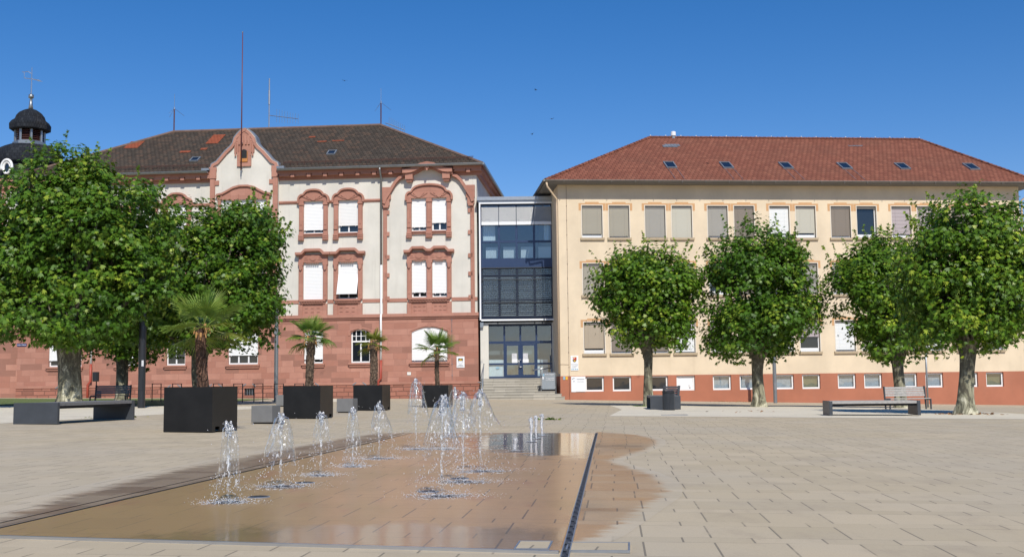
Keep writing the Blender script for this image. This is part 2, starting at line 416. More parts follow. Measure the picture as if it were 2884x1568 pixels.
def water_mat(name, streak=.6, lo=.56):
    t = NT(name); o = t.obj()
    n = t.noise(t.mapping(o, (1, 1, .45)), 30, 4, .7)
    nrm = t.bump(n, .8, .012)
    fc = t.n('LayerWeight', out=1, Blend=.5, Normal=nrm)
    fr = t.math('ADD', .02, t.math('POWER', fc, 3.0))
    tr = t.n('BsdfTransparent', Color=(.955, .968, .975)); gl = t.n('BsdfGlossy', Color=(1, 1, 1), Roughness=.05, Normal=nrm)
    base = t.n('MixShader', Fac=t.math('MINIMUM', fr, 1.0), i1=tr, i2=gl)
    foam = t.bsdf(Base_Color=(.88, .9, .92), Roughness=.25)
    w = t.math('MULTIPLY', t.step(t.noise(t.mapping(o, (1, 1, .35)), 42, 4, .8), lo, lo+.1), streak)
    return t.done(t.n('MixShader', Fac=w, i1=base, i2=foam))
M = {}
def build_materials():
    M.update(
     render_white=plaster('cream_white_render', (.655, .625, .548), .42, (.40, .37, .31)),
     render_yellow=plaster('pale_yellow_render', (.70, .575, .405), .16, (.48, .36, .22)),
     render_red=plaster('salmon_red_plinth_paint', (.40, .148, .083), .22, (.26, .14, .10)),
     trim=ashlar('red_sandstone_trim', (.355, .165, .115), (.44, .215, .155), (.2, .09, .065), 1.1, .62, .006, False),
     stone=ashlar('red_sandstone_ashlar', (.325, .138, .094), (.49, .255, .187), (.2, .095, .07), .98, .41, .010, True, 0, .1),
     rustic=ashlar('rusticated_sandstone', (.30, .118, .078), (.40, .175, .12), (.07, .035, .026), .82, .3, .034, True, .5),
     tile_dark=tiles('weathered_dark_roof_tiles', [(.05, .041, .032), (.062, .051, .04), (.075, .06, .046), (.10, .066, .046)], pitch=.3, row=.36, moss=(.062, .042, .03), mossy=.4, dark=.85),
     tile_red=tiles('red_brown_roof_tiles', [(.185, .068, .044), (.205, .077, .049), (.225, .085, .054), (.255, .10, .063)], pitch=.31, row=.4, moss=(.15, .078, .052), mossy=.3, dark=.85),
     tile_new=tiles('fresh_red_roof_tiles', [(.23, .062, .03), (.28, .078, .04), (.25, .068, .035)], mossy=.1, dark=.35),
     slate=tiles('dark_slate', [(.014, .017, .022), (.02, .023, .029), (.028, .032, .038)], pitch=.3, row=.22, moss=(.05, .042, .035), mossy=.35, dark=.6),
     zinc=simple('weathered_zinc', (.30, .32, .33), .42, .8, .12, 2.0),
     zinc_dull=simple('grey_brown_gutter_metal', (.20, .185, .165), .55, .5, .15, 1.2),
     white=simple('white_window_paint', (.80, .80, .78), .35, var=.02),
     blind_w=blind_mat('white_roller_blind', (.80, .80, .78), .1, .12),
     blind_dirty=blind_mat('flaking_white_roller_blind', (.76, .75, .72), .1, .55),
     glass=glass_dark('window_glass'), glass_blue=glass_clear('front_glass'),
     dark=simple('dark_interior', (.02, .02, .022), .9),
     interior=simple('dim_room', (.16, .17, .18), .9, var=.3, scale=1.2),
     navy=simple('navy_blue_metal', (.03, .053, .115), .35, .2, .06),
     steel=simple('brushed_steel', (.55, .56, .57), .3, .9, .05),
     steel_grey=simple('galvanised_steel', (.36, .38, .40), .4, .7, .1),
     lead=simple('lead_flashing', (.24, .27, .30), .5, .4, .15, 2),
     anthracite=simple('anthracite_coated_metal', (.048, .054, .062), .45, 0, .15, 3),
     black_panel=simple('black_coated_planter_panel', (.009, .0088, .0085), .42, 0, .45, 2.2, .15, spec=.35), drain_iron=simple('drain_iron', (.085, .085, .08), .5, .4, .2, 9),
     post_black=simple('black_post_paint', (.018, .019, .022), .35),
     concrete=simple('grey_concrete', (.155, .155, .152), .8, 0, .1, 5, .3),
     stair=ashlar('worn_stair_stone', (.36, .33, .27), (.50, .46, .38), (.18, .165, .14), .9, .173, .012, False),
     orange_band=simple('painted_tan_band', (.55, .32, .155), .85, var=.05, scale=3),
     rim=simple('pale_window_rim', (.68, .62, .52), .8, var=.04),
     sill=simple('tan_stone_sill', (.42, .33, .215), .8, var=.08),
     wood_grey=simple('weathered_grey_wood', (.34, .325, .30), .75, 0, .22, 14, .4),
     wood_dark=simple('dark_grey_wood', (.17, .165, .16), .7, 0, .2, 14, .4),
     mast=simple('rusty_mast_paint', (.10, .04, .035), .5, .3),
     pole_red=simple('dark_red_flagpole_paint', (.115, .035, .04), .45),
     rust=simple('rusty_snow_guard', (.085, .04, .03), .8, .2, .2, 3), ridge_old=simple('lichened_ridge_tile', (.15, .095, .07), .9, 0, .25, 2.5), copper_red=simple('oxide_red_pipe', (.34, .06, .035), .5),
     pipe_cream=simple('cream_pipe_paint', (.60, .46, .31), .6),
     curtain=simple('grey_net_curtain', (.55, .55, .57), .9, var=.2, scale=9),
     curtain_w=simple('white_net_curtain', (.72, .75, .76), .9, var=.12, scale=9),
     curtain_y=simple('olive_curtain', (.32, .28, .16), .9, var=.15, scale=9),
     sign_white=simple('white_enamel', (.78, .79, .79), .3, var=.02),
     sign_blue=simple('blue_enamel', (.02, .03, .14), .3),
     lift_grey=simple('grey_lift_panel', (.28, .31, .33), .4, .1, .04),
     ink=simple('black_print', (.02, .02, .02), .6), print_grey=simple('grey_print', (.25, .27, .3), .6),
     print_white=simple('white_print', (.8, .8, .8), .6), gold=simple('gold_print', (.62, .36, .03), .5), red_p=simple('red_print', (.5, .04, .03), .5),
     yellow=simple('yellow_plate', (.75, .42, .02), .5), lightblue=simple('light_blue_plate', (.25, .42, .52), .5),
     paving=paving_mat(), wet=wet_mat('soaked_paving', False), film=wet_mat('fountain_floor_wet', True),
     gravel=gravel_mat('pale_bound_gravel', (.57, .505, .385), (.70, .635, .50)),
     soil=gravel_mat('dark_planting_soil', (.05, .035, .025), (.1, .075, .05)),
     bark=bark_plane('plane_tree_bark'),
     palm_bark=bark_palm('palm_trunk_fibre', (.11, .07, .045), (.25, .17, .11)),
     palm_bark2=bark_palm('reddish_palm_fibre', (.10, .05, .03), (.24, .13, .08)),
     leaf=leaf_mat('plane_leaf', (.036, .088, .007), (.11, .215, .015), (.29, .36, .035)),
     leaf2=leaf_mat('plane_leaf_deeper', (.03, .078, .007), (.09, .19, .015), (.25, .32, .035)),
     frond=leaf_mat('palm_frond_leaf', (.07, .14, .02), (.18, .29, .045), (.36, .42, .07), .38),
     frond_y=leaf_mat('yellowish_palm_frond', (.10, .13, .018), (.21, .235, .03), (.38, .36, .05), .4),
     straw=simple('dry_palm_sheath', (.42, .23, .09), .9, var=.2),
     water=water_mat('falling_water', .7, .55), water_core=water_mat('jet_water', .75, .51), drops=foam_mat('water_drops', .14), foam=foam_mat('splash_foam', .4), puddle=puddle_mat(),
     slot=simple('wet_dark_slot', (.015, .013, .01), .4), bird=simple('dark_plumage', (.02, .02, .022), .8),
     deadleaf=simple('dry_leaf', (.26, .13, .05), .8, var=.3),
     wood_orange=simple('varnished_louvre', (.5, .2, .05), .6),
    )
    t = NT('lawn_grass'); o = t.obj(); n = t.noise(o, 18, 4, .8); b = t.noise(o, .8, 4)
    c = t.mix(n, (.055, .10, .02), (.12, .17, .035)); c = t.mix(t.math('MULTIPLY', b, .5), c, (.16, .17, .05))
    M['grass'] = t.done(t.bsdf(Base_Color=c, Roughness=.9, Normal=t.bump(n, .8, .04)))
build_materials()

# ------------------------------------------------------------------ ground
def gz(X, Y):
    s = min(1, max(0, (Y-38)/30.)); s = s*s*(3-2*s)
    Xc = max(-60, min(60, X))
    return -0.0115*Xc - 0.013*max(0, Xc-2)*s

def sheet(name, m, poly, dz, step=1.5, label=None, kind='structure', outer=None, reach=.6):
    """a sheet draped on the sloping square: polygon outline, triangulated with extra points so it follows the ground"""
    from mathutils.geometry import delaunay_2d_cdt
    pts = []
    n = len(poly)
    for i in range(n):
        a, b = poly[i], poly[(i+1) % n]
        k = max(1, int(math.dist(a, b)/step))
        pts += [Vector((a[0]+(b[0]-a[0])*j/k, a[1]+(b[1]-a[1])*j/k)) for j in range(k)]
    nb = len(pts)
    x0, x1 = min(p.x for p in pts), max(p.x for p in pts); y0, y1 = min(p.y for p in pts), max(p.y for p in pts)
    y = y0+step*.5
    def inside(q):
        c = False
        for i in range(nb):
            a, b = pts[i], pts[(i+1) % nb]
            if (a.y > q[1]) != (b.y > q[1]) and q[0] < (b.x-a.x)*(q[1]-a.y)/(b.y-a.y)+a.x: c = not c
        return c
    extra = []
    while y < y1:
        x = x0+step*.5
        while x < x1:
            if inside((x, y)): extra.append(Vector((x, y)))
            x += step
        y += step
    vs, es, fs, *_ = delaunay_2d_cdt(pts+extra, [], [list(range(nb))], 1, 1e-5)
    mb = MB(); mb.v = [(v.x, v.y, gz(v.x, v.y)+dz) for v in vs]
    mb.f = [tuple(f) if (vs[f[1]]-vs[f[0]]).cross(vs[f[2]]-vs[f[0]]) > 0 else tuple(reversed(f)) for f in fs]
    o = mb.build(name, m, smooth=True); o['kind'] = kind
    if label: o['label'] = label
    if outer:
        vals = []
        for v in vs:
            best = 9
            for a, b in zip(outer[:-1], outer[1:]):
                A_, B_ = Vector(a), Vector(b); d = B_-A_; t = max(0, min(1, (v-A_).dot(d)/d.length_squared)); best = min(best, (A_+d*t-v).length)
            vals.append(min(1, best/reach))
        at = o.data.attributes.new('soak', 'FLOAT', 'POINT'); at.data.foreach_set('value', vals)
    return o

def build_ground():
    mb = MB()
    xs = [-400, -150, -60] + [x for x in np.arange(-50, 51, 2.0)] + [60, 150, 400]
    ys = [-400, -100, -30] + [y for y in np.arange(-10, 100, 2.0)] + [110, 160, 400]
    nx = len(xs)
    mb.v = [(float(x), float(y), gz(x, y)) for y in ys for x in xs]
    mb.f = [(j*nx+i, j*nx+i+1, (j+1)*nx+i+1, (j+1)*nx+i) for j in range(len(ys)-1) for i in range(nx-1)]
    mb.build('plaza_paving', M['paving'], smooth=True)['kind'] = 'structure'
    # soaked ring round the fountain floor, with ragged edges
    right = [(.36, 7.1), (.62, 7.7), (.86, 8.5), (1.15, 9.5), (1.42, 10.4), (1.55, 11.2), (1.62, 12.0), (1.56, 13.2), (1.42, 14.1), (1.30, 14.9),
             (1.38, 15.4), (1.75, 16.5), (2.06, 17.6), (2.42, 19.0), (2.62, 20.6), (2.62, 21.8), (2.35, 23.0), (1.9, 23.9)]
    sheet('wet_paving', M['wet'], [(x+.12+.03*(y-7)/6, y) for x, y in right]+[(1.77, 23.9), (1.745, 23.2), (.275, 7.0)], .0012, .17, outer=[(x+.12+.03*(y-7)/6, y) for x, y in right], reach=.42)
    left = [(-3.9, 7.4), (-4.02, 8.5), (-4.18, 10.2), (-4.2, 12.2), (-4.05, 14.2), (-3.85, 16.2), (-3.6, 18.6), (-3.25, 21.5), (-2.8, 23.6), (-1.4, 23.95), (.4, 23.75), (1.7, 23.85)]
    sheet('wet_paving', M['wet'], [(x-.25, y) for x, y in left]+[(1.68, 23.3), (-2.15, 23.45), (-2.9, 16.0), (-3.5, 10.36), (-3.80, 7.74)], .0012, .2, outer=[(x-.25, y) for x, y in left], reach=.7)
    sheet('fountain_floor', M['film'], [(.278, 6.99), (1.712, 23.22), (-2.13, 23.4), (-2.36, 20.9), (-2.85, 16.03), (-3.46, 10.36), (-3.75, 7.72)], .008, .7)
    # pale gravel beds under the trees
    sheet('gravel_bed', M['gravel'], [(3.05, 35.4), (6.2, 34.75), (10, 33.7), (15, 32.3), (24, 29.6), (30, 31), (17.4, 37.3), (17.2, 45), (18.5, 53), (4.6, 53), (4.3, 44)], .004, 1.5)
    sheet('gravel_bed', M['gravel'], [(-13.4, 28.2), (-12.0, 36.0), (-10.5, 45.6), (-10.4, 50.2), (-22.0, 50.6), (-40, 50.4), (-40, 25), (-20, 26.6)], .004, 1.5)
    sheet('light_path', M['gravel'], [(-8.0, 62.0), (-8.2, 73.9), (-34, 76.6), (-34, 74.9), (-15.6, 72.8), (-13.2, 62.0)], .004, 1.5)
    sheet('lawn', M['grass'], [(-16.1, 51.3), (-15.7, 72.5), (-36, 74.5), (-45, 74.5), (-45, 51.2)], .02, 1.5)
build_ground()

def G(x, y, dz=0.0): return (x, y, gz(x, y)+dz)
# ------------------------------------------------------------------ the sandstone town house (left)
TH_L = R(-5.2); P_L = (-2.369, 74.693, 0)
E_L = (math.cos(TH_L), math.sin(TH_L)); N_L = (-math.sin(TH_L), math.cos(TH_L))
def wl(u, d, z): return (P_L[0]+E_L[0]*u+N_L[0]*d, P_L[1]+E_L[1]*u+N_L[1]*d, z)

def casement(name, parent, u0, u1, z0, z1, y, m, bars=1, transom=None, fw=.085, arch=0.0, grid=0):
    """white frame with mullions, panes and the dark room behind as children"""
    f = MB()
    f.box(u0, u0+fw, y, y+.08, z0, z1); f.box(u1-fw, u1, y, y+.08, z0, z1)
    f.box(u0+fw, u1-fw, y, y+.08, z0, z0+fw*1.2); f.box(u0+fw, u1-fw, y, y+.08, z1-fw, z1)
    for i in range(1, bars+1):
        c = u0+(u1-u0)*i/(bars+1)
        f.box(c-.05, c+.05, y-.01, y+.08, z0+fw, (transom or z1)-.001)
    if transom:
        f.box(u0+fw, u1-fw, y-.02, y+.08, transom-.05, transom+.05)
        for i in range(1, grid+1):
            c = u0+(u1-u0)*i/(grid+1); f.box(c-.025, c+.025, y, y+.07, transom+.05, z1-fw)
        if grid: f.box(u0+fw, u1-fw, y+.005, y+.07, (transom+z1)/2-.06, (transom+z1)/2-.02)
    o = f.build(name, M[m], parent)
    MB().quad((u0, y+.05, z0), (u1, y+.05, z0), (u1, y+.05, z1), (u0, y+.05, z1)).build('pane', M['glass'], o)
    return o

def roller(parent, u0, u1, z0, z1, drop, y, m='blind_w', tilt=0.0):
    b = MB(); zb = z1-(z1-z0)*drop
    if tilt:
        zm = z1-(z1-z0)*.32
        b.box(u0+.01, u1-.01, y, y+.02, zm, z1)
        n = 6
        pts = [(y-tilt*(i/n), zm-(zm-zb)*(i/n)) for i in range(n+1)]
        for p, q in zip(pts[:-1], pts[1:]):
            b.quad((u0+.01, p[0], p[1]), (u0+.01, q[0], q[1]), (u1-.01, q[0], q[1]), (u1-.01, p[0], p[1]))
            b.quad((u1-.01, p[0]+.02, p[1]), (u1-.01, q[0]+.02, q[1]), (u0+.01, q[0]+.02, q[1]), (u0+.01, p[0]+.02, p[1]))
        b.box(u0, u1, y-tilt-.01, y-tilt+.03, zb-.05, zb)
    else:
        b.box(u0+.01, u1-.01, y, y+.02, zb, z1); b.box(u0+.01, u1-.01, y-.012, y+.03, zb-.045, zb)
        for c in (u0+.2, u1-.2): b.box(c-.015, c+.015, y-.01, y+.01, zb-.1, zb-.045)
    return b.build('roller_blind', M[m], parent)

def arc(u0, u1, z, rise, n=10):
    return [(u0+(u1-u0)*i/n, z+rise*math.sin(PI*i/n)) for i in range(n+1)]

def surround_upper(parent, wins, top=14.57):
    """curved red sandstone surround of the upper floor: jambs on corbels, swelling head with a shell"""
    a, b = wins[0][0]-.3, wins[-1][1]+.3
    m = MB(); y = -.14
    edges = [(a, a+.3)] + [(wins[i][1], wins[i+1][0]) for i in range(len(wins)-1)] + [(b-.3, b)]
    for p, q in edges:
        m.box(p, q, y, .0, 11.42, 13.8)
        m.box(p-.03, q+.03, y-.09, 0, 11.02, 11.42)
        for k in range(3): m.box(p+.0, q-.0, y-.12, y-.09, 11.06+k*.12, 11.13+k*.12)
        m.box(p-.04, q+.04, y-.06, 0, 13.5, 13.62)
        m.box(p+.07, q-.07, y-.025, y, 12.1, 13.4)
        m.box(p+.02, q-.02, y-.07, y, 11.75, 12.05)
    c = (a+b)/2; w = b-a
    top_pts = [(a-.06, 13.62), (a-.06, 13.9), (a-.02, 14.04), (a+.06, 14.15), (a+.17, 14.21), (a+.3, 14.23)] + \
              [(c-(w*.5-.38)*math.cos(PI*t), 14.25+(top-14.25)*math.sin(PI*t)**.75) for t in [i/10 for i in range(1, 10)]] + \
              [(b-.3, 14.23), (b-.17, 14.21), (b-.06, 14.15), (b+.02, 14.04), (b+.06, 13.9), (b+.06, 13.62)]
    m.prism([(a, 13.78)]+[(max(a, min(b, u)), z-.03) for u, z in top_pts[1:-1]]+[(b, 13.78)], y+.0, 0)
    o = m.build('window_surround', M['trim'], parent)
    r = MB(); r.ribbon(top_pts, .12, y-.13, 0)
    for s0, s1 in wins:
        k = (s0+s1)/2
        for t in (-.42, -.25, .25, .42):
            r.ribbon([(k+t*.5*(s1-s0), 13.9), (k+t*1.35*(s1-s0), 14.16)], .07, y-.05, y)
        r.prism([(k+.2*math.cos(q), 13.99+.2*math.sin(q)) for q in [i*PI/4 for i in range(8)]], y-.06, y)
    r.build('drip_mould', M['trim'], o)
    s = MB()
    for s0, s1 in wins:
        s.box(s0-.0, s1+.0, -.2, .18, 11.42, 11.5); s.box(s0, s1, -.13, 0, 11.3, 11.42)
    s.build('window_sill', M['trim'], o)
    return o

def surround_middle(parent, wins):
    a, b = wins[0][0]-.3, wins[-1][1]+.3
    m = MB(); y = -.14
    edges = [(a, a+.3)] + [(wins[i][1], wins[i+1][0]) for i in range(len(wins)-1)] + [(b-.3, b)]
    for p, q in edges:
        m.box(p, q, y, 0, 6.9, 9.5); m.box(p-.03, q+.03, y-.05, 0, 9.3, 9.55)
        m.prism([(p+.03, 9.3), (q-.03, 9.3), (q-.06, 9.02), ((p+q)/2, 8.92), (p+.06, 9.02)], y-.1, y)
        m.box(p+.07, q-.07, y-.025, y, 7.2, 8.7)
        m.box(p, q, y-.03, 0, 5.84, 6.62)
    m.box(a, b, y, 0, 9.5, 10.05)
    for s0, s1 in wins:
        k = (s0+s1)/2
        m.prism([(k+.24*math.cos(q), 9.8+.2*math.sin(q)) for q in [i*PI/5 for i in range(10)]], y-.04, y)
        for t in (-1, 1): m.box(k+t*.34, k+t*.62, y-.03, y, 9.66, 9.72); m.box(k+t*.4, k+t*.62, y-.03, y, 9.8, 9.84)
        n = 6
        for i in range(n): m.box(s0+.25+(s1-s0-.5)*i/n, s0+.25+(s1-s0-.5)*(i+.55)/n, y-.04, y+.05, 9.4, 9.47)
        m.box(s0, s1, y+.03, 0, 5.84, 6.6)
        for i in range(3): m.box(s0+.15+.3*i*(s1-s0), s0+.35+.3*i*(s1-s0), y-.005, y+.03, 6.32, 6.37); m.box(s0+.15+.3*i*(s1-s0), s0+.35+.3*i*(s1-s0), y-.005, y+.03, 6.05, 6.1)
    o = m.build('window_surround', M['trim'], parent)
    h = MB(); w = b-a
    if len(wins) == 1:
        path = [(a-.2, 10.1), (a+.12*w, 10.1), (a+.24*w, 10.34), (b-.24*w, 10.34), (b-.12*w, 10.1), (b+.2, 10.1)]
    else:
        c = (a+b)/2
        path = [(a-.2, 10.1), (a+.06*w, 10.1), (a+.13*w, 10.34), (c-.12*w, 10.34), (c-.05*w, 10.16), (c+.05*w, 10.16), (c+.12*w, 10.34), (b-.13*w, 10.34), (b-.06*w, 10.1), (b+.2, 10.1)]
    h.ribbon(path, .17, y-.28, 0); h.ribbon([(x, z-.1) for x, z in path], .1, y-.16, 0)
    h.build('hood_mould', M['trim'], o)
    s = MB(); s.box(a+.1, b-.1, y-.2, .2, 6.78, 6.92); s.box(a+.14, b-.14, y-.1, 0, 6.62, 6.78)
    n = int((b-a)/.22)
    for i in range(n): s.box(a+.2+(b-a-.4)*i/n, a+.3+(b-a-.4)*i/n, y-.15, y-.1, 6.68, 6.78)
    s.build('window_sill', M['trim'], o)
    return o

def gable_outline(c, sc=1.0, base=5.8, off=0.0):
    half = [(2.42, base), (2.42, 16.3), (2.36, 16.55), (2.02, 16.72), (1.78, 17.0), (1.42, 17.42), (1.02, 17.78), (.84, 18.02), (.74, 18.4), (.56, 18.62), (.36, 18.84), (.18, 18.97), (0, 19.02)]
    L = [(c-(x+off), z+(off if z > 6 else 0)) for x, z in half]; Rr = [(c+(x+off), z+(off if z > 6 else 0)) for x, z in half[::-1]]
    return L+Rr[1:]

def build_town_house():
    B = empty('sandstone_house', P_L, TH_L, 'white town house with red sandstone trim, curved gable and dark tiled roof', 'building')
    C = -16.3; U0 = -32.6; mir = lambda a: 2*C-a
    up = [[(-12.11, -10.69)], [(-9.66, -8.24)], [(-4.52, -3.47), (-3.10, -2.06)]]
    mw = lambda W: [tuple(sorted((mir(a), mir(b)))) for a, b in W][::-1]
    cols = up + [mw(W) for W in up]
    ctr = [(-17.95, -17.15), (-17.0, -15.6), (-15.45, -14.65)]
    grd = [(-12.01, -10.68), (-8.73, -7.4), (-4.53, -2.07), (-17.35, -15.25), (-21.77, -20.42), (-25.35, -24.0), (-30.3, -27.9)]
    holes = []
    for W in cols:
        for a, b in W: holes += [(a, b, 11.5, 13.8), (a, b, 6.9, 9.46)]
    w = MB(); w.wall(U0, 0, 5.8, 15.4, holes, 0, .3)
    w.quad((0, 0, 0), (0, 14, 0), (0, 14, 15.9), (0, 0, 15.9)); w.quad((U0, 14, 0), (U0, 0, 0), (U0, 0, 15.9), (U0, 14, 15.9)); w.quad((0, 14, 0), (U0, 14, 0), (U0, 14, 15.9), (0, 14, 15.9))
    w.quad((U0, .3, 0), (0, .3, 0), (0, .3, .02), (U0, .3, .02))
    w.build('wall', M['render_white'], B)
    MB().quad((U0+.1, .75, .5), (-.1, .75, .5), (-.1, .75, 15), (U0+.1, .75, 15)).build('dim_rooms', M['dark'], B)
    # ground floor of ashlar
    gh = [(a, b, 2.54, 4.82 if b-a < 2 else 4.9) for a, b in grd]
    g = MB(); g.wall(U0, 0.04, 1.23, 5.5, gh, -.1, .34, arch=[(i, .22 if b-a < 2 else .34) for i, (a, b, *_ ) in enumerate(gh)])
    g.quad((.04, -.1, 1.2), (.04, 3, 1.2), (.04, 3, 5.5), (.04, -.1, 5.5))
    g.build('stone_ground_floor', M['stone'], B)
    p = MB(); bw = [(c-.35, c+.35, .42, .9) for c in (-15.8, -18.2, -21.1, -24.7, -29.2, -11.4, -8.1)]
    p.wall(U0, .12, -.6, 1.05, bw, -.2, .25); p.quad((.12, -.2, -.6), (.12, 3, -.6), (.12, 3, 1.05), (.12, -.2, 1.05))
    p.build('rusticated_plinth', M['rustic'], B)
    q = MB(); q.box(U0, .12, -.24, .3, 1.05, 1.23); q.build('plinth_course', M['trim'], B)
    for a, b, c, d in bw:
        o = MB().quad((a, .0, c), (b, .0, c), (b, .0, d), (a, .0, d)).build('cellar_window', M['glass'], B)
        k = MB()
        for i in range(5): k.box(a+(b-a)*i/4-.012, a+(b-a)*i/4+.012, -.1, -.08, c, d)
        k.ribbon([(a-.12, d+.14), ((a+b)/2-.22, d+.3)], .06, -.26, -.2); k.ribbon([((a+b)/2+.22, d+.3), (b+.12, d+.14)], .06, -.26, -.2)
        k.build('window_bars', M['lead'], o)
    # horizontal mouldings
    bands = MB()
    bands.box(U0, .2, -.26, .3, 5.62, 5.84); bands.box(U0, .16, -.18, .3, 5.5, 5.62)
    bands.build('stone_band', M['trim'], B)
    occ = sorted([(W[0][0]-.3, W[-1][1]+.3) for W in cols])
    def strips(nm, secs, lim):
        u = U0
        for a, b in sorted(lim)+[(0, 0)]:
            if a > u+.05:
                mb = MB()
                for z0, z1, y in secs: mb.box(u, a, y, .0, z0, z1)
                mb.build(nm, M['trim'], B)
            u = max(u, b)
    strips('string_course', ((13.62, 13.7, -.05), (13.7, 13.82, -.1)), occ+[(C-2.42, C+2.42), (-6.5, 0), (U0, U0+6.5)])
    strips('sill_course', ((6.66, 6.9, -.05),), occ+[(C-2.42, C+2.42)])
    # cornice with long blocks, broken by the gable and raised over the end bays
    
    e0, e1 = -5.1, -1.55
    segs = [(U0, mir(e1)), (mir(e0), C-2.45), (C+2.45, e0), (e1, .42)]
    for a, b in segs:
        co = MB(); cb = MB(); co.box(a, b, -.12, .02, 15.3, 15.5); co.box(a, b, -.32, .02, 15.5, 15.62); co.box(a, b, -.48, .02, 15.66, 15.8); co.box(a, b, -.54, .02, 15.8, 15.88)
        x = a+.1; k = 0
        while x < b-.2:
            L = .75 if k % 2 == 0 else .26
            L = min(L, b-x-.02)
            cb.box(x, x+L, -.46 if k % 2 == 0 else -.5, -.3, 15.52 if k % 2 == 0 else 15.44, 15.66); x += L+.07; k += 1
        if b > 0: co.box(.02, .42, -.5, 13, 15.66, 15.88); co.box(.0, .2, .0, 13, 15.3, 15.66)
        o = co.build('cornice', M['trim'], B); cb.build('cornice_blocks', M['trim'], o)
    def end_bay(f, name='end_bay_moulding'):
        m = MB(); c = f(-3.33)
        P = lambda pts: [(f(x), z) for x, z in pts]
        ear = [(-6.42, 13.45), (-6.3, 13.8), (-6.05, 14.2), (-5.85, 14.55), (-5.6, 14.95), (-5.35, 15.2), (-5.02, 15.36)]
        for e in (ear, [(-6.66-x, z) for x, z in ear]):
            m.ribbon(P(e), .2, -.28, 0); m.ribbon(P([(x, z-.12) for x, z in e]), .1, -.2, 0)
        top = [(-5.05, 15.62), (-4.75, 15.62), (-4.45, 15.66), (-4.1, 15.8), (-3.75, 16.0), (-3.33, 16.08), (-2.91, 16.0), (-2.56, 15.8), (-2.21, 15.66), (-1.91, 15.62), (-1.6, 15.62)]
        m.ribbon(P(top), .3, -.62, .1); m.ribbon(P([(x, z-.22) for x, z in top]), .14, -.42, .1)
        for x in (-4.62, -2.04):
            m.box(f(x)-.26, f(x)+.26, -.5, 0, 15.05, 15.5); m.box(f(x)-.2, f(x)+.2, -.4, 0, 14.9, 15.05)
        m.box(c-.17, c+.17, -.7, 0, 15.75, 16.15); m.box(c-.06, c+.06, -.72, -.6, 15.6, 15.75)
        for x in (-6.25, -.41): m.box(f(x)-.3, f(x)+.3, -.17, 0, 13.75, 14.6)
        for x in (-6.28, -.38): m.box(f(x)-.24, f(x)+.24, -.2, 0, 13.3, 13.75); m.box(f(x)-.18, f(x)+.18, -.24, 0, 13.16, 13.3)
        m.build(name, M['trim'], B)
        for x, s in ((-6.36, 1), (-.3, -1)):
            q = MB()
            q.box(f(x)-.13, f(x)+.13, -.1, 0, 5.84, 13.16)
            for z in (6.9, 8.5, 9.75, 11.35, 12.85):
                q.box(*sorted((f(x), f(x+.3*s))), -.1, 0, z-.14, z+.14)
            q.build('quoins', M['trim'], B)
        # the wall panel above the shoulders of the ear moulding
        w = MB(); w.prism(P([(-5.0, 15.3), (-4.6, 15.6), (-4.1, 15.68), (-3.33, 15.95), (-2.56, 15.68), (-2.06, 15.6), (-1.66, 15.3)]), -.03, .3); w.build('wall', M['render_white'], B)
    end_bay(lambda x: x); end_bay(mir)
    # gable bay
    gb = MB(); ol = gable_outline(C)
    gb.prism([(C-2.42, 15.0)] + [p for p in ol if p[1] > 16] + [(C+2.42, 15.0)], -.28, .3)
    gwin = [(a, b, 11.5, 14.0) for a, b in ctr]+[(a, b, 6.9, 9.46) for a, b in ctr]
    gb.wall(C-2.42, C+2.42, 5.84, 15.0, gwin, -.28, .4)
    gb.quad((C+2.42, -.28, 5.84), (C+2.42, .3, 5.84), (C+2.42, .3, 15), (C+2.42, -.28, 15)); gb.quad((C-2.42, .3, 5.84), (C-2.42, -.28, 5.84), (C-2.42, -.28, 15), (C-2.42, .3, 15))
    go = gb.build('gable', M['render_white'], B)
    edge = [p for p in gable_outline(C, off=-.1) if p[1] > 16]
    gm = MB(); gm.ribbon(edge, .2, -.42, .32)
    for s in (-1, 1):
        gm.box(C+s*2.42, C+s*2.08, -.4, -.27, 5.84, 16.2); gm.box(C+s*2.5, C+s*1.98, -.44, .3, 16.05, 16.3)
        gm.box(C+s*2.46, C+s*2.0, -.45, -.27, 15.5, 16.05)
        for z in (13.2, 11.6, 10, 8.4, 15.2): gm.box(C+s*2.1, C+s*1.8, -.36, -.27, z-.16, z+.16)
    gm.box(C-.72, C+.72, -.36, -.27, 17.3, 18.1); gm.box(C-.5, C+.5, -.4, -.27, 16.32, 17.3)
    gm.prism([(C-.74, 18.1), (C+.74, 18.1), (C+.66, 18.35), (C+.45, 18.68), (C+.2, 18.88), (C, 18.95), (C-.2, 18.88), (C-.45, 18.68), (C-.66, 18.35)], -.38, -.27)
    for x in (-.62, -.46, .46, .62): gm.box(C+x-.05, C+x+.05, -.42, -.36, 17.05, 18.0)
    for x in (-.34, -.12, .12, .34): gm.box(C+x-.06, C+x+.06, -.43, -.38, 17.85, 18.5)
    arcp = [(C-1.95, 14.2), (C-1.9, 14.34), (C-1.5, 14.42), (C-1.15, 14.6), (C-.75, 14.82), (C-.3, 14.93), (C+.3, 14.93), (C+.75, 14.82), (C+1.15, 14.6), (C+1.5, 14.42), (C+1.9, 14.34), (C+1.95, 14.2)]
    gm.prism([(C-1.9, 13.98)]+arcp[1:-1]+[(C+1.9, 13.98)], -.38, -.27); gm.ribbon(arcp, .13, -.5, -.27)
    for x in (-1.6, -1.0, -.4, .4, 1.0, 1.6): gm.box(C+x-.05, C+x+.05, -.43, -.37, 14.02, 14.36)
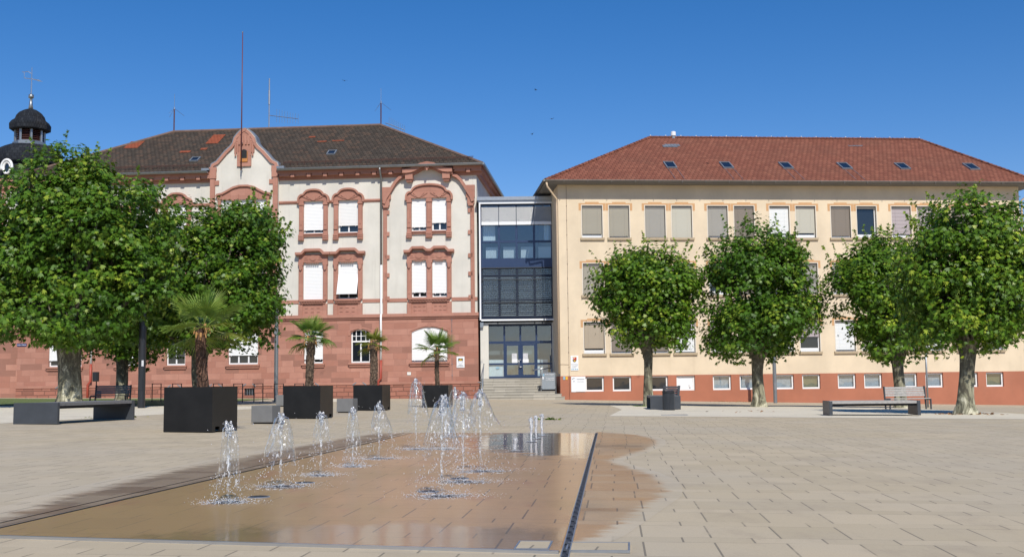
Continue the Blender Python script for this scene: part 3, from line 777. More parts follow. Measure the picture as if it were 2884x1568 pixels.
    for a, b in [(C-1.85, C-1.65), (C-.85, C-.7), (C+.7, C+.85), (C+1.65, C+1.85)]:
        gm.box(a, b, -.38, -.27, 11.4, 14.0); gm.box(a, b, -.38, -.27, 6.85, 9.5)
    gm.box(C-1.9, C+1.9, -.45, -.27, 11.3, 11.45); gm.box(C-1.9, C+1.9, -.45, -.27, 6.72, 6.87); gm.box(C-2.0, C+2.0, -.5, -.27, 9.5, 9.75); gm.box(C-1.85, C+1.85, -.37, -.27, 9.75, 10.2)
    gm.build('gable_trim', M['trim'], go)
    ni = MB(); ni.box(C-.27, C+.27, -.435, -.4, 16.6, 17.3); ni.prism([(C-.27, 17.3), (C+.27, 17.3), (C+.15, 17.46), (C, 17.52), (C-.15, 17.46)], -.435, -.36)
    no = ni.build('gable_niche', M['dark'], go)
    lv = MB(); lv.box(C-.25, C+.25, -.455, -.437, 16.62, 16.86); lv.box(C-.27, C-.23, -.46, -.437, 16.62, 17.35); lv.box(C+.23, C+.27, -.46, -.437, 16.62, 17.35); lv.build('louvre', M['wood_orange'], go)
    pr = MB(); oo = [(C+(x-C)*.93, z-.32) for x, z in gable_outline(C) if z > 16.4]; pr.prism([(C-2.3, 15.9)]+oo+[(C+2.3, 15.9)], .33, 5.2)
    pr.build('gable_roof', M['tile_dark'], go, uv=lambda p: (p[1], p[2]*1.5))
    fl = MB(); fl.ribbon([p for p in gable_outline(C, off=.03) if p[1] > 16], .07, -.3, .5); fl.build('gable_flashing', M['lead'], go)
    for a, b in ((C+1.98, C+2.5), (C-2.5, C-1.98)):
        k = MB(); k.box(a, b, -.55, -.1, 5.0, 5.62); k.prism([(a+.06, 5.0), (b-.06, 5.0), ((a+b)/2+.1, 4.4), ((a+b)/2-.1, 4.4)], -.5, -.1); k.box(a, b, -.62, -.1, 4.95, 5.1); k.build('pilaster_corbel', M['trim'], go)
    # windows
    rnd = random.Random(5)
    du = {(0, 0): (.87, 'blind_w'), (1, 0): (.76, 'blind_dirty'), (2, 0): (.86, 'blind_w'), (2, 1): (.74, 'blind_w')}
    dm = {(0, 0): (.985, 'blind_w'), (1, 0): (.86, 'blind_w'), (2, 0): (.84, 'blind_w'), (2, 1): (.87, 'blind_w')}
    for ci, W in enumerate(cols):
        for k, (a, b) in enumerate(W):
            d, m = du.get((ci, k), (rnd.uniform(.6, .95), 'blind_w'))
            o = casement('window', B, a, b, 11.5, 13.8, .16, 'white', 1); roller(o, a, b, 11.5, 13.8, d, .05, m)
            d, m = dm.get((ci, k), (rnd.uniform(.6, .98), 'blind_w'))
            o = casement('window', B, a, b, 6.92, 9.46, .16, 'white', 1); roller(o, a, b, 6.92, 9.46, d, .05, m, tilt=.55 if ci == 1 else 0)
        surround_upper(B, W, 14.57 if len(W) == 1 else 14.72); surround_middle(B, W)
    for a, b in ctr:
        o = casement('window', B, a, b, 11.5, 14.0, -.1, 'white', 1 if b-a > 1 else 0); roller(o, a, b, 11.5, 14.0, .9, -.2)
        o = casement('window', B, a, b, 6.9, 9.46, -.1, 'white', 1 if b-a > 1 else 0); roller(o, a, b, 6.9, 9.46, .85, -.2)
    gd = {0: .86, 1: 0, 2: .93, 3: .72, 4: 0, 5: .78, 6: .8}
    for i, ((a, b), h) in enumerate(zip(grd, gh)):
        o = casement('window', B, a, b, 2.54, h[3], .06, 'white', 1 if b-a < 2 else 2, transom=4.0 if i == 1 else None, grid=3 if i == 1 else 0)
        if gd[i]: roller(o, a, b, 2.54, h[3], gd[i], -.03)
        s = MB(); s.box(a-.15, b+.15, -.28, .0, 2.42, 2.54); s.box(a-.1, b+.1, -.2, -.1, 2.28, 2.42); s.build('window_sill', M['trim'], o)
        t = MB(); rise = .22 if b-a < 2 else .34
        pts = [((a+b)/2+q*((b-a)/2+.12), h[3]+.1-rise*q*q) for q in [-1+i2/5 for i2 in range(11)]]
        pts = [(pts[0][0], pts[0][1]-.3)]+pts+[(pts[-1][0], pts[-1][1]-.3)]
        t.ribbon(pts, .1, -.14, -.1); t.box((a+b)/2-.1, (a+b)/2+.1, -.16, -.1, h[3], h[3]+.28); t.build('window_arch_mould', M['trim'], o)
    # roof
    def rv(u, v):  # on the front slope
        k = v/9.09; return (u, -.62+7.62*k, 15.98+4.72*k)
    r = MB(); Z0 = 15.98; Z1 = 20.7
    a, b, c, d = (U0-.5, -.62, Z0), (.5, -.62, Z0), (-8.2, 7, Z1), (-24.5, 7, Z1)
    e, f = (.5, 14.75, Z0), (U0-.5, 14.75, Z0)
    def ruv(p): return (p[0], p[2]*2+ .0) if False else (p[0], (p[2]-Z0)*1.93)
    g0, g1 = C-2.42, C+2.42; vb = 1.12
    r.quad(a, rv(g0, 0), rv(g0, 9.09), d); r.quad(rv(g1, 0), b, c, rv(g1, 9.09)); r.quad(rv(g0, vb), rv(g1, vb), rv(g1, 9.09), rv(g0, 9.09)); r.quad(e, f, d, c)
    ro = r.build('roof', M['tile_dark'], B, uv=ruv)
    r2 = MB(); r2.add((b, e, c), ((0, 1, 2),)); r2.add((f, a, d), ((0, 1, 2),)); r2.build('hip_slope', M['tile_dark'], ro, uv=lambda p: (p[1], (p[2]-Z0)*1.93))
    rt = MB(); rt.tube([c, d], .13, 8); rt.tube([b, c], .12, 8); rt.tube([a, d], .12, 8)
    rt.build('ridge_tiles', M['ridge_old'], ro)
    so = MB(); so.box(U0-.5, C-2.45, -.62, .0, 15.89, 15.93); so.box(C+2.45, .5, -.62, .0, 15.89, 15.93); so.box(0, .5, 0, 14.7, 15.89, 15.93); so.build('soffit', M['trim'], ro)
    n_ = Vector((0, -4.72, 7.62)).normalized()*.03
    for u0, u1, v0, v1 in ((-27.1, -26.0, 5.5, 7.05), (-20.93, -19.97, 5.95, 8.0), (-13.2, -12.7, 6.6, 6.9), (-12.3, -11.6, 5.5, 5.75), (-11.2, -10.3, 5.6, 5.8), (-22.3, -21.5, 4.1, 4.5), (-20.9, -20.4, 4.6, 5.0)):
        t = MB(); P = [Vector(rv(u, v))+n_ for u, v in ((u0, v0), (u1, v0), (u1, v1), (u0, v1))]; t.quad(*P)
        t.build('tile_patch', M['tile_new'], ro, uv=ruv)
    for u, v in ((-20.55, 2.1), (-10.65, 2.65)):
        skylight(B, rv, u, v, .62, .8)
    sg = MB()
    for a0, b0 in ((U0, C-2.7), (C+2.7, -.2)):
        for v in (.75, .95): sg.tube([Vector(rv(a0, v))+n_*6, Vector(rv(b0, v))+n_*6], .022, 5)
        x = a0
        while x < b0: sg.tube([Vector(rv(x, .7)), Vector(rv(x, 1.0))+n_*6], .018, 4); x += .5
    sg.build('snow_guard', M['rust'], ro)
    for a0, b0 in ((U0-.5, C-2.5), (C+2.5, .55)):
        g = MB(); n = 8
        prof = [(-.73+.13*math.cos(PI+PI*i/n), 15.98+.13*math.sin(PI+PI*i/n)) for i in range(n+1)]
        for (y1, z1), (y2, z2) in zip(prof[:-1], prof[1:]): g.quad((a0, y1, z1), (b0, y1, z1), (b0, y2, z2), (a0, y2, z2))
        g.tube([(a0, -.86, 15.98), (b0, -.86, 15.98)], .022, 6)
        if b0 > 0: g.box(b0-.02, b0+.1, -.86, 14, 15.85, 16.0)
        g.build('gutter', M['zinc'], B)
    vt = MB(); vt.box(C+2.42, C+2.95, -.7, .2, 16.05, 16.2); vt.box(C-2.95, C-2.42, -.7, .2, 16.05, 16.2); vt.build('valley_flashing', M['lead'], ro)
    for u in (-6.6, -27.1):
        dp = MB(); dp.tube([(u, -.73, 15.86), (u, -.68, 15.7), (u, -.2, 15.2), (u, -.2, 9.2)], .07, 8); dpo = dp.build('downpipe', M['zinc'], B, smooth=True)
        d2 = MB(); d2.tube([(u, -.2, 9.2), (u, -.2, 5.9), (u, -.33, 5.7), (u, -.33, 2.7)], .075, 8); d2.build('white_pipe_length', M['white'], dpo, smooth=True)
        d3 = MB(); d3.tube([(u, -.33, 2.7), (u, -.33, 1.5), (u-.18, -.36, 1.25), (u-.18, -.36, .05)], .085, 8); d3.build('standpipe', M['copper_red'], dpo, smooth=True)
    cb_ = MB(); cb_.tube([(-1.75, -.12, 5.45), (-1.75, -.12, 1.3)], .012, 4)
    for z in np.arange(1.6, 5.4, .75): cb_.box(-1.78, -1.72, -.15, -.1, z, z+.05)
    cb_.build('lightning_rod_cable', M['lead'], B)
    return B, rv

def skylight(B, rv, u, v, w, h):
    nrm = (Vector(rv(u+1, v))-Vector(rv(u, v))).cross(Vector(rv(u, v+1))-Vector(rv(u, v))).normalized()
    def P(a, b, k): return Vector(rv(a, b))+nrm*k
    f = MB()
    for a0, a1, b0, b1 in ((u-w/2, u-w/2+.07, v, v+h), (u+w/2-.07, u+w/2, v, v+h), (u-w/2+.07, u+w/2-.07, v, v+.07), (u-w/2+.07, u+w/2-.07, v+h-.07, v+h)):
        vs = [P(a0, b0, 0), P(a1, b0, 0), P(a1, b1, 0), P(a0, b1, 0), P(a0, b0, .1), P(a1, b0, .1), P(a1, b1, .1), P(a0, b1, .1)]
        f.add(vs, [(0,3,2,1),(4,5,6,7),(0,1,5,4),(1,2,6,5),(2,3,7,6),(3,0,4,7)])
    o = f.build('skylight', M['lead'], B)
    MB().quad(P(u-w/2+.05, v+.05, .07), P(u+w/2-.05, v+.05, .07), P(u+w/2-.05, v+h-.05, .07), P(u-w/2+.05, v+h-.05, .07)).build('skylight_pane', M['glass'], o)
HOUSE, RVL = build_town_house()

# ------------------------------------------------------------------ corner tower at the left end
def build_tower():
    cx, cy = wl(-33.9, 3.0, 0)[:2]
    T = empty('corner_tower', (cx, cy, 0), TH_L+R(12), 'white corner tower with a black slate dome, lantern and weathervane behind the big plane tree', 'tower')
    w = MB(); w.lathe([(2.5, -.5), (2.5, 15.4)], 8, ph=PI/8); w.build('tower_wall', M['render_white'], T)
    b = MB(); b.lathe([(2.6, -.5), (2.6, 5.6), (2.75, 5.65), (2.75, 5.85), (2.52, 5.9)], 8, ph=PI/8, caps=False); b.build('stone_base', M['stone'], T)
    c = MB(); c.lathe([(2.52, 15.2), (2.7, 15.3), (2.75, 15.7), (3.0, 15.85), (3.0, 16.05), (2.5, 16.1)], 8, ph=PI/8, caps=False); c.build('cornice', M['trim'], T)
    q = MB()
    for k in range(8):
        a = PI/8+k*PI/4; q.tube([(2.5*math.cos(a), 2.5*math.sin(a), 5.9), (2.5*math.cos(a), 2.5*math.sin(a), 15.2)], .16, 6)
    q.build('quoins', M['trim'], T)
    def uvr(p): return (math.atan2(p[1], p[0])*2, p[2])
    r = MB(); r.lathe([(2.75, 16.05), (2.4, 16.4), (2.15, 16.9), (2.08, 17.35), (2.36, 17.55), (2.4, 17.75), (2.34, 18.25), (2.1, 18.7), (1.7, 18.92), (1.1, 19.02)], 8, ph=PI/8); ro = r.build('slate_roof', M['slate'], T, uv=uvr)
    l = MB(); l.lathe([(1.2, 19.0), (1.2, 19.22), (1.08, 19.24), (1.08, 19.3)], 8, ph=PI/8)
    for k in range(8):
        a = PI/8+k*PI/4; l.tube([(1.0*math.cos(a), 1.0*math.sin(a), 19.25), (1.0*math.cos(a), 1.0*math.sin(a), 20.25)], .1, 6)
    l.build('lantern', M['zinc'], T)
    lv = MB()
    for z in np.arange(19.33, 20.2, .14): lv.lathe([(.88, z), (.98, z+.03), (.98, z+.05), (.88, z+.09)], 8, ph=PI/8)
    lv.build('lantern_louvres', M['mast'], T)
    d = MB(); d.lathe([(.95, 20.22), (1.25, 20.12), (1.44, 20.2), (1.46, 20.62), (1.3, 20.86), (1.08, 21.02), (.98, 21.3), (.78, 21.55), (.5, 21.72), (.22, 21.82)], 8, ph=PI/8); d.build('dome', M['slate'], T, uv=uvr)
    f = MB(); f.lathe([(.19, 21.75), (.13, 22.2), (.09, 22.6)], 10); f.blob((0, 0, 22.8), .23); f.build('finial', M['zinc'], T, smooth=True)
    v = MB(); v.tube([(0, 0, 22.98), (0, 0, 25.03)], [.06, .03], 6)
    ca, sa = math.cos(-.2), math.sin(-.2)
    P = lambda s, z: (s*ca, s*sa, z)
    v.tube([P(-.75, 24.70), P(-.6, 24.68), P(-.58, 24.23), P(.05, 24.13), P(.45, 24.03), P(.85, 23.90)], [.03, .03, .03, .03, .04, .01], 5)
    v.tube([P(-.6, 24.68), P(-.3, 24.72), P(0, 24.53)], .025, 5); v.add([P(.5, 24.10), P(.85, 23.90), P(.45, 23.94)], [(0, 1, 2)])
    v.build('weathervane', M['steel'], T)
    o = MB(); a = R(-112)
    ux, uy = -math.sin(a), math.cos(a); c0 = Vector((2.3*math.cos(a), 2.3*math.sin(a), 16.95))
    ring = [c0+Vector((ux, uy, 0))*.3*math.cos(t)+Vector((0, 0, 1))*.42*math.sin(t) for t in [i*2*PI/20 for i in range(21)]]
    o.tube(ring, .1, 8, caps=False)
    hood = [c0+Vector((0, -.1, 0))+Vector((ux, uy, 0))*.46*math.cos(t)+Vector((0, 0, 1))*.58*math.sin(t) for t in [i*PI/12 for i in range(-1, 14)]]
    o.tube(hood, .1, 8)
    oo = o.build('oval_dormer', M['white'], T, smooth=True)
    g = MB(); g.add([c0+Vector((ux, uy, 0))*.3*math.cos(t)+Vector((0, 0, 1))*.42*math.sin(t) for t in [i*2*PI/20 for i in range(20)]], [tuple(range(20))]); g.build('pane', M['glass'], oo)
    # porch at its foot
    p = MB(); y = -3.1
    return T
build_tower()

# ------------------------------------------------------------------ glazed link
def build_link():
    Y = 74.35
    B = empty('glazed_link', (.35, Y, 0), 0, 'blue framed glass link with stone steps between the two big buildings', 'building')
    x0, x1 = -2.53, 2.5
    w = MB(); w.box(x0, x0+.55, .0, 1.0, 0, 5.1); w.box(x1-.18, x1+.12, .0, 1.0, 0, 5.1); w.box(x0+.55, x1-.18, .75, 1.0, 4.98, 5.1); w.box(x0+.55, x1-.18, .3, .75, 5.02, 5.1)
    w.build('wall', M['render_white'], B)
    MB().box(x0, x1, 7.9, 8, 0, 13.5).build('room_back', M['interior'], B)
    fl = MB()
    for z in (1.36, 5.12, 9.0): fl.box(x0, x1, .1 if z > 2 else .95, 7.9, z-.1, z)
    fl.build('floor_slab', M['interior'], B)
    rf = MB(); rf.box(x0-.15, x1+.3, -.35, 8, 13.42, 13.66); rf.box(x0-.1, x1+.25, -.25, 8, 13.3, 13.42); rf.build('flat_roof', M['steel_grey'], B)
    # navy curtain wall
    n = MB(); cols = [x0+.12+(x1-x0-.24)*i/4 for i in range(5)]
    for i, c in enumerate(cols):
        wd = .14 if 0 < i < 4 else .1
        n.box(c-wd/2, c+wd/2, .0, .18, 5.4, 13.3)
    for z, h in ((13.1, .2), (12.0, .1), (10.55, .14), (9.35, .12), (8.2, .14), (6.6, .12), (5.4, .14)): n.box(x0+.1, x1-.1, .01, .17, z, z+h)
    n.box(x0+.1, x1-.1, -.02, .1, 8.85, 9.38)
    no = n.build('curtain_wall_frame', M['navy'], B)
    for a, b in zip(cols[:-1], cols[1:]):
        for z0, z1 in ((12.1, 13.1), (10.69, 12.0), (9.47, 10.55), (8.34, 8.85), (6.72, 8.2), (5.54, 6.6)):
            MB().quad((a+.06, .08, z0), (b-.06, .08, z0), (b-.06, .08, z1), (a+.06, .08, z1)).build('pane', M['glass_blue'], no)
    fr = MB(); 
    fr.box(x0-.02, x0+.08, -.3, -.2, 5.28, 13.28); fr.box(x1+.2, x1+.26, -.3, -.2, 5.28, 13.2)
    fr.box(x0+.08, x1+.2, -.3, -.2, 13.18, 13.28); fr.box(x0+.08, x1+.26, -.3, -.2, 5.22, 5.34)
    for x in (-1.3, 1.2): fr.box(x-.03, x+.03, -.2, .02, 13.2, 13.26); fr.box(x-.03, x+.03, -.2, .02, 5.24, 5.32)
    fr.build('sunblind_frame', M['sign_white'], B)
    for i, (a, b) in enumerate(zip(cols[:-1], cols[1:])):
        bl = MB(); z = 12.98
        while z > 11.95: bl.add([(a+.02, -.11, z-.058), (b-.02, -.11, z-.058), (b-.02, -.085, z), (a+.02, -.085, z)], [(0, 1, 2, 3), (3, 2, 1, 0)]); z -= .06
        bl.box(a+.02, b-.02, -.15, -.05, 11.75, 11.96)
        bl.build('venetian_blind', M['sign_white'], B)
    for i, (a, b) in enumerate(zip(cols[:-1], cols[1:])):
        bl = MB(); z = 8.8
        while z > 5.55: bl.quad((a+.0, -.13, z-.05), (b-.0, -.13, z-.05), (b-.0, -.06, z), (a+.0, -.06, z)); z -= .14
        for z in (8.8, 8.02, 6.42, 5.52): bl.box(a, b, -.14, -.05, z, z+.05)
        bl.build('lowered_blind', M['anthracite'], B)
    cu = MB()
    def drape(mb, a, b, z0, z1, y):
        k = int((b-a)/.06)
        for i in range(k):
            xa, xb = a+(b-a)*i/k, a+(b-a)*(i+1)/k
            mb.quad((xa, y+.04*(i % 2), z0), (xb, y+.04*((i+1) % 2), z0), (xb, y+.04*((i+1) % 2), z1), (xa, y+.04*(i % 2), z1))
    drape(cu, cols[0]+.12, cols[1]-.25, 10.72, 12.0, .5); drape(cu, cols[4]-.5, cols[4]-.2, 10.72, 12.0, .5)
    cu.build('curtain', M['curtain_w'], B)
    ra = MB()
    for a, b in zip(cols[:-1], cols[1:]):
        k = 12
        for i in range(k): ra.box(a+.3+(b-a-.35)*i/k, a+.3+(b-a-.35)*(i+.7)/k, .45, .52, 9.55, 10.3)
    ra.build('radiator', M['sign_white'], B)
    c2 = MB()
    for a, b in zip(cols[:-1], cols[1:]): drape(c2, a+.12, b-.1, 5.5, 8.8, .55)
    c2.build('curtain', M['curtain'], B)
    # entrance, set back
    y = .6
    d = MB(); dx = [-2.05, -.92, .17, 1.26, 2.32]
    for i, c in enumerate(dx): d.box(c-.06, c+.06, y, y+.14, 1.4, 5.02)
    for z, h in ((4.9, .12), (3.72, .16), (1.36, .14), (2.28, .12)): d.box(dx[0], dx[-1], y+.005, y+.135, z, z+h)
    do = d.build('entrance_frame', M['navy'], B)
    for i in range(4):
        for z0, z1 in ((3.88, 4.9), (2.4, 3.72), (1.5, 2.28)):
            MB().quad((dx[i]+.06, y+.06, z0), (dx[i+1]-.06, y+.06, z0), (dx[i+1]-.06, y+.06, z1), (dx[i]+.06, y+.06, z1)).build('pane', M['glass_blue'], do)
    for i in (1, 2):
        lf = MB(); a, b = dx[i]+.05, dx[i+1]-.05
        lf.box(a, a+.11, y-.03, y+.05, 1.44, 3.7); lf.box(b-.11, b, y-.03, y+.05, 1.44, 3.7); lf.box(a+.11, b-.11, y-.03, y+.05, 3.58, 3.7); lf.box(a+.11, b-.11, y-.03, y+.05, 1.44, 1.6); lf.box(a+.11, b-.11, y-.03, y+.05, 2.27, 2.4)
        lo = lf.build('door', M['navy'], B)
        MB().quad((a+.1, y+.0, 1.55), (b-.1, y+.0, 1.55), (b-.1, y+.0, 3.6), (a+.1, y+.0, 3.6)).build('pane', M['glass_blue'], lo)
        if i == 1:
            h = MB(); h.tube([(b-.06, y-.03, 2.1), (b-.06, y-.12, 2.12), (b-.06, y-.12, 2.6), (b-.06, y-.03, 2.62)], .03, 8); h.tube([(b-.06, y-.12, 2.12), (b+.16, y-.12, 2.14)], .03, 8); h.tube([(b-.06, y-.12, 2.6), (b+.1, y-.12, 2.62)], .025, 8); h.build('handle', M['steel'], lo, smooth=True)
        k = MB(); k.quad((a+.45 if i == 1 else a+.12, y-.035, 2.4), (a+.8 if i == 1 else a+.45, y-.035, 2.4), (a+.8 if i == 1 else a+.45, y-.035, 3.05), (a+.45 if i == 1 else a+.12, y-.035, 3.05)); k.build('paper_notice', M['curtain'], lo)
        k = MB(); k.box(a+.45 if i == 1 else a+.1, a+.83 if i == 1 else a+.5, y-.045, y-.04, 2.42, 2.66); k.build('paper_notice', M['sign_white'], lo)
    fo = MB()
    for a, b in ((dx[0]+.06, dx[1]-.06), (dx[3]+.06, dx[4]-.3)): fo.quad((a, y+.1, 1.5), (b, y+.1, 1.5), (b, y+.1, 2.62), (a, y+.1, 2.62))
    fo.build('frosted_film', M['curtain_w'], do)
    fc = MB(); fc.prism([(-1.5, 2.0), (-1.3, 2.02), (-1.26, 2.12), (-1.4, 2.16), (-1.52, 2.1)], y+.04, y+.05); fc.build('blue_sticker', M['lightblue'], do)
    MB().box(-2.0, 2.3, 1.6, 1.7, 1.4, 5).build('hall_back', M['interior'], B)
    for x in (-2.14, 2.36):
        k = MB(); k.box(x-.07, x+.07, .5, .62, 3.35, 3.72); k.blob((x, .5, 3.4), .07); k.build('wall_lamp', M['steel_grey'], B)
    so = MB(); so.box(x0, x0+.22, -.2, -.12, 4.8, 5.15); so.build('gutter_outlet', M['lead'], B)
    # steps
    s = MB(); sx0, sx1 = -2.5, 2.32; n = 8; h = 1.36/n
    for i in range(n):
        yb = -4.35+i*.46
        s.box(sx0, 2.9 if i == 0 else (2.72 if i == 1 else sx1), yb, yb+.46 if i < n-1 else 1.0, -.2, .0+h*(i+1)-.045)
        s.box(sx0-.02, (2.92 if i == 0 else (2.74 if i == 1 else sx1+.02)), yb-.03, yb+.46 if i < n-1 else 1.0, h*(i+1)-.045, h*(i+1))
    so = s.build('stone_steps', M['stair'], B)
    hr = MB(); P = [(-2.3, -4.2, .18), (-2.3, -4.2, 1.1), (-2.3, -.6, 2.35), (-2.3, .3, 2.35)]
    hr.tube(P, .03, 8); hr.tube([(-2.3, -2.4, .8), (-2.3, -2.4, 1.73)], .022, 6); hr.tube([(-2.6, -4.2, 1.12), (-2.3, -4.2, 1.1)], .03, 6)
    hr.build('handrail', M['lead'], B, smooth=True)
    h2 = MB(); h2.tube([(2.2, -.9, 1.75), (2.2, .1, 2.25), (2.2, .4, 2.9)], .03, 8); h2.tube([(1.0, -1.2, 1.9), (2.2, -.9, 2.05)], .035, 8); h2.build('handrail', M['steel'], B, smooth=True)
    dp = MB(); dp.tube([(x1+.28, -3.2, 13.5), (x1+.1, -.2, 13.0), (x1+.08, -.35, 12.6), (x1+.08, -.35, 2.2)], .06, 8); o = dp.build('downpipe', M['pipe_cream'], B, smooth=True)
    d2 = MB(); d2.tube([(x1+.08, -.35, 2.2), (x1+.08, -.35, .2)], .065, 8); d2.build('pipe_foot', M['render_red'], o, smooth=True)
build_link()

def build_lift():
    B = empty('wheelchair_lift', (2.27, 71.05, .34), 0, 'grey wheelchair platform lift parked on the steps beside the yellow block', 'lift')
    p = MB(); p.box(-.42, .42, -.02, .03, .28, 1.32); p.build('panel', M['lift_grey'], B, bevel=.01)
    p = MB(); p.box(-.22, -.205, -.03, -.02, .3, 1.3); p.box(-.44, .44, -.03, .05, 1.32, 1.36); p.build('panel_trim', M['steel_grey'], B)
    for x in (-.48, .47):
        q = MB(); q.tube([(x, .0, 0), (x, .0, 1.3)], .025, 8)
        for z in (.42, 1.28): q.box(x-.03+(.05 if x < 0 else -.05), x+.03+(.05 if x < 0 else -.05), -.03, .03, z-.03, z+.03)
        q.build('post', M['steel'], B)
    q = MB(); q.box(-.44, .4, .03, .8, .2, .27); q.build('platform', M['dark'], B)
    q = MB(); q.box(-.6, -.5, .0, .3, .2, .55); q.build('folding_arm', M['post_black'], B)
    text_mesh('lettering', 'Bitte klingeln', .11, M['print_white'], B, (.08, -.036, 1.24)); text_mesh('lettering', 'Treppenlift', .12, M['print_white'], B, (.1, -.036, .98))
    text_mesh('lettering', 'nicht betreten', .10, M['print_white'], B, (.1, -.036, .88))
    k = MB(); k.box(-.36, -.26, -.034, -.022, 1.13, 1.26); k.build('blue_symbol_plate', M['lightblue'], B)
    k = MB(); k.box(-.385, -.31, -.034, -.022, .93, 1.09); k.build('white_label', M['sign_white'], B)
build_lift()

# ------------------------------------------------------------------ the yellow block (right)
TH_R = R(5.0); P_R = (3.047, 70.864, 0)
E_R = (math.cos(TH_R), math.sin(TH_R)); N_R = (-math.sin(TH_R), math.cos(TH_R))
def wr(u, d, z): return (P_R[0]+E_R[0]*u+N_R[0]*d, P_R[1]+E_R[1]*u+N_R[1]*d, z)
BL = dict(
 beige=blind_mat('beige_venetian', (.30, .275, .215), .07, .12), grey=blind_mat('grey_venetian', (.29, .275, .24), .07, .12), tan=blind_mat('tan_venetian', (.37, .305, .22), .07, .12),
 brown=blind_mat('brown_venetian', (.19, .158, .125), .07, .12), mauve=blind_mat('mauve_blind', (.38, .325, .325), .25, .1), white=blind_mat('white_venetian', (.70, .71, .69), .09, .06),
 cream=blind_mat('cream_venetian', (.46, .44, .36), .07, .08), dark=blind_mat('dark_venetian', (.16, .135, .11), .09, .1))
def build_yellow_block():
    B = empty('yellow_block', P_R, TH_R, 'long pale yellow office block with a salmon plinth and a red brown tiled roof', 'building')
    W = 1.34; H = [(10.38, 12.5), (6.64, 8.7), (2.88, 4.9)]
    us = []
    for i in range(7): us += [1.56+4.175*i, 1.56+4.175*i+1.78]
    holes = [(u, u+W, a, b) for u in us for a, b in H]
    Lw = 31.4
    w = MB(); w.wall(0, Lw, 1.45, 14.0, holes, 0, .24)
    w.quad((0, 12, -2), (0, 0, -2), (0, 0, 14), (0, 12, 14)); w.quad((Lw, 0, -2), (Lw, 12, -2), (Lw, 12, 14), (Lw, 0, 14)); w.quad((Lw, 12, -2), (0, 12, -2), (0, 12, 14), (Lw, 12, 14))
    w.build('wall', M['render_yellow'], B)
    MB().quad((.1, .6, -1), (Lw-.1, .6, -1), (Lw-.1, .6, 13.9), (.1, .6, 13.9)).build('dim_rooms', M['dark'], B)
    bh = [(u+.03, u+1.24, .45, 1.4) for u in us]
    p = MB(); p.wall(0, Lw, -1.6, 1.45, bh, -.03, .27); p.quad((-.03, 6, -1.6), (-.03, -.03, -1.6), (-.03, -.03, 1.45), (-.03, 6, 1.45)); p.quad((0, -.03, 1.45), (Lw, -.03, 1.45), (Lw, 0, 1.45), (0, 0, 1.45))
    p.quad((0, -.03, -1.6), (0, -.03, 1.45), (-.03, -.03, 1.45), (-.03, -.03, -1.6))
    p.build('painted_plinth', M['render_red'], B)
    spec = {(0, 0): ('beige', .86), (1, 0): ('beige', .93), (2, 0): ('grey', .96), (3, 0): ('cream', .985), (4, 0): ('grey', .92), (5, 0): ('brown', .93), (6, 0): ('white', .84), (7, 0): ('cream', .83),
            (8, 0): ('brown', .91), (9, 0): None, (10, 0): ('mauve', .86), (11, 0): ('mauve', .88), (12, 0): ('dark', .9), (13, 0): ('dark', .5),
            (0, 1): ('beige', .985), (1, 1): ('white', .95), (2, 1): ('grey', .9), (3, 1): ('brown', .9), (4, 1): ('grey', .4), (5, 1): ('beige', .93), (6, 1): ('white', .9), (7, 1): ('grey', .92), (8, 1): ('grey', .9), (9, 1): ('white', .9), (10, 1): ('white', .9), (11, 1): ('cream', .9), (12, 1): ('beige', .9), (13, 1): ('grey', .9),
            (0, 2): ('tan', .82), (1, 2): ('brown', .92), (2, 2): ('brown', .92), (3, 2): ('white', .95), (4, 2): ('cream', .76), (5, 2): ('mauve', .8), (6, 2): ('white', .88), (7, 2): ('mauve', .5), (8, 2): ('white', .93), (9, 2): ('cream', .9), (10, 2): ('white', .95), (11, 2): ('white', .9), (12, 2): ('white', .85), (13, 2): ('dark', .9)}
    for i, u in enumerate(us):
        for j, (a, b) in enumerate(H):
            y = .19; f = MB(); fw = .08
            f.box(u, u+fw, y, y+.08, a, b); f.box(u+W-fw, u+W, y, y+.08, a, b); f.box(u+fw, u+W-fw, y, y+.08, a, a+.16); f.box(u+fw, u+W-fw, y, y+.08, b-fw, b); f.box(u+fw, u+W-fw, y+.02, y+.1, a+.16, a+.24)
            o = f.build('window', M['white'], B)
            MB().quad((u, y+.07, a), (u+W, y+.07, a), (u+W, y+.07, b), (u, y+.07, b)).build('pane', M['glass'], o)
            sp = spec[(i, j)]
            x = MB(); x.box(u+.02, u+W-.02, .08, .17, b-.16, b); x.build('blind_box', M['zinc_dull'], o)
            if sp:
                q = MB(); zb = b-(b-a)*sp[1]; q.box(u+.04, u+W-.04, .11, .13, zb, b-.1); q.box(u+.04, u+W-.04, .1, .15, zb-.04, zb)
                for c in (.3, W-.3): q.box(u+c-.006, u+c+.006, .1, .11, zb, b-.1)
                q.build('venetian_blind', BL[sp[0]], o)
            s = MB(); s.box(u-.12, u+W+.12, -.12, .19, a-.15, a); s.build('window_sill', M['sill'], o)
            r = MB()
            for p0, p1, q0, q1 in ((u-.05, u, a, b+.05), (u+W, u+W+.05, a, b+.05), (u, u+W, b, b+.05)): r.box(p0, p1, -.012, 0, q0, q1)
            r.build('window_rim', M['rim'], o)
            s = MB(); e = -.006
            s.prism([(u-.21, b-.33), (u-.21, b+.16), (u+.22, b+.16), (u+.22, b+.24), (u+W-.22, b+.24), (u+W-.22, b+.16), (u+W+.21, b+.16), (u+W+.21, b-.33), (u+W+.055, b-.33), (u+W+.055, b+.055), (u-.055, b+.055), (u-.055, b-.33)], e, 0)
            s.build('painted_band', M['orange_band'], o)
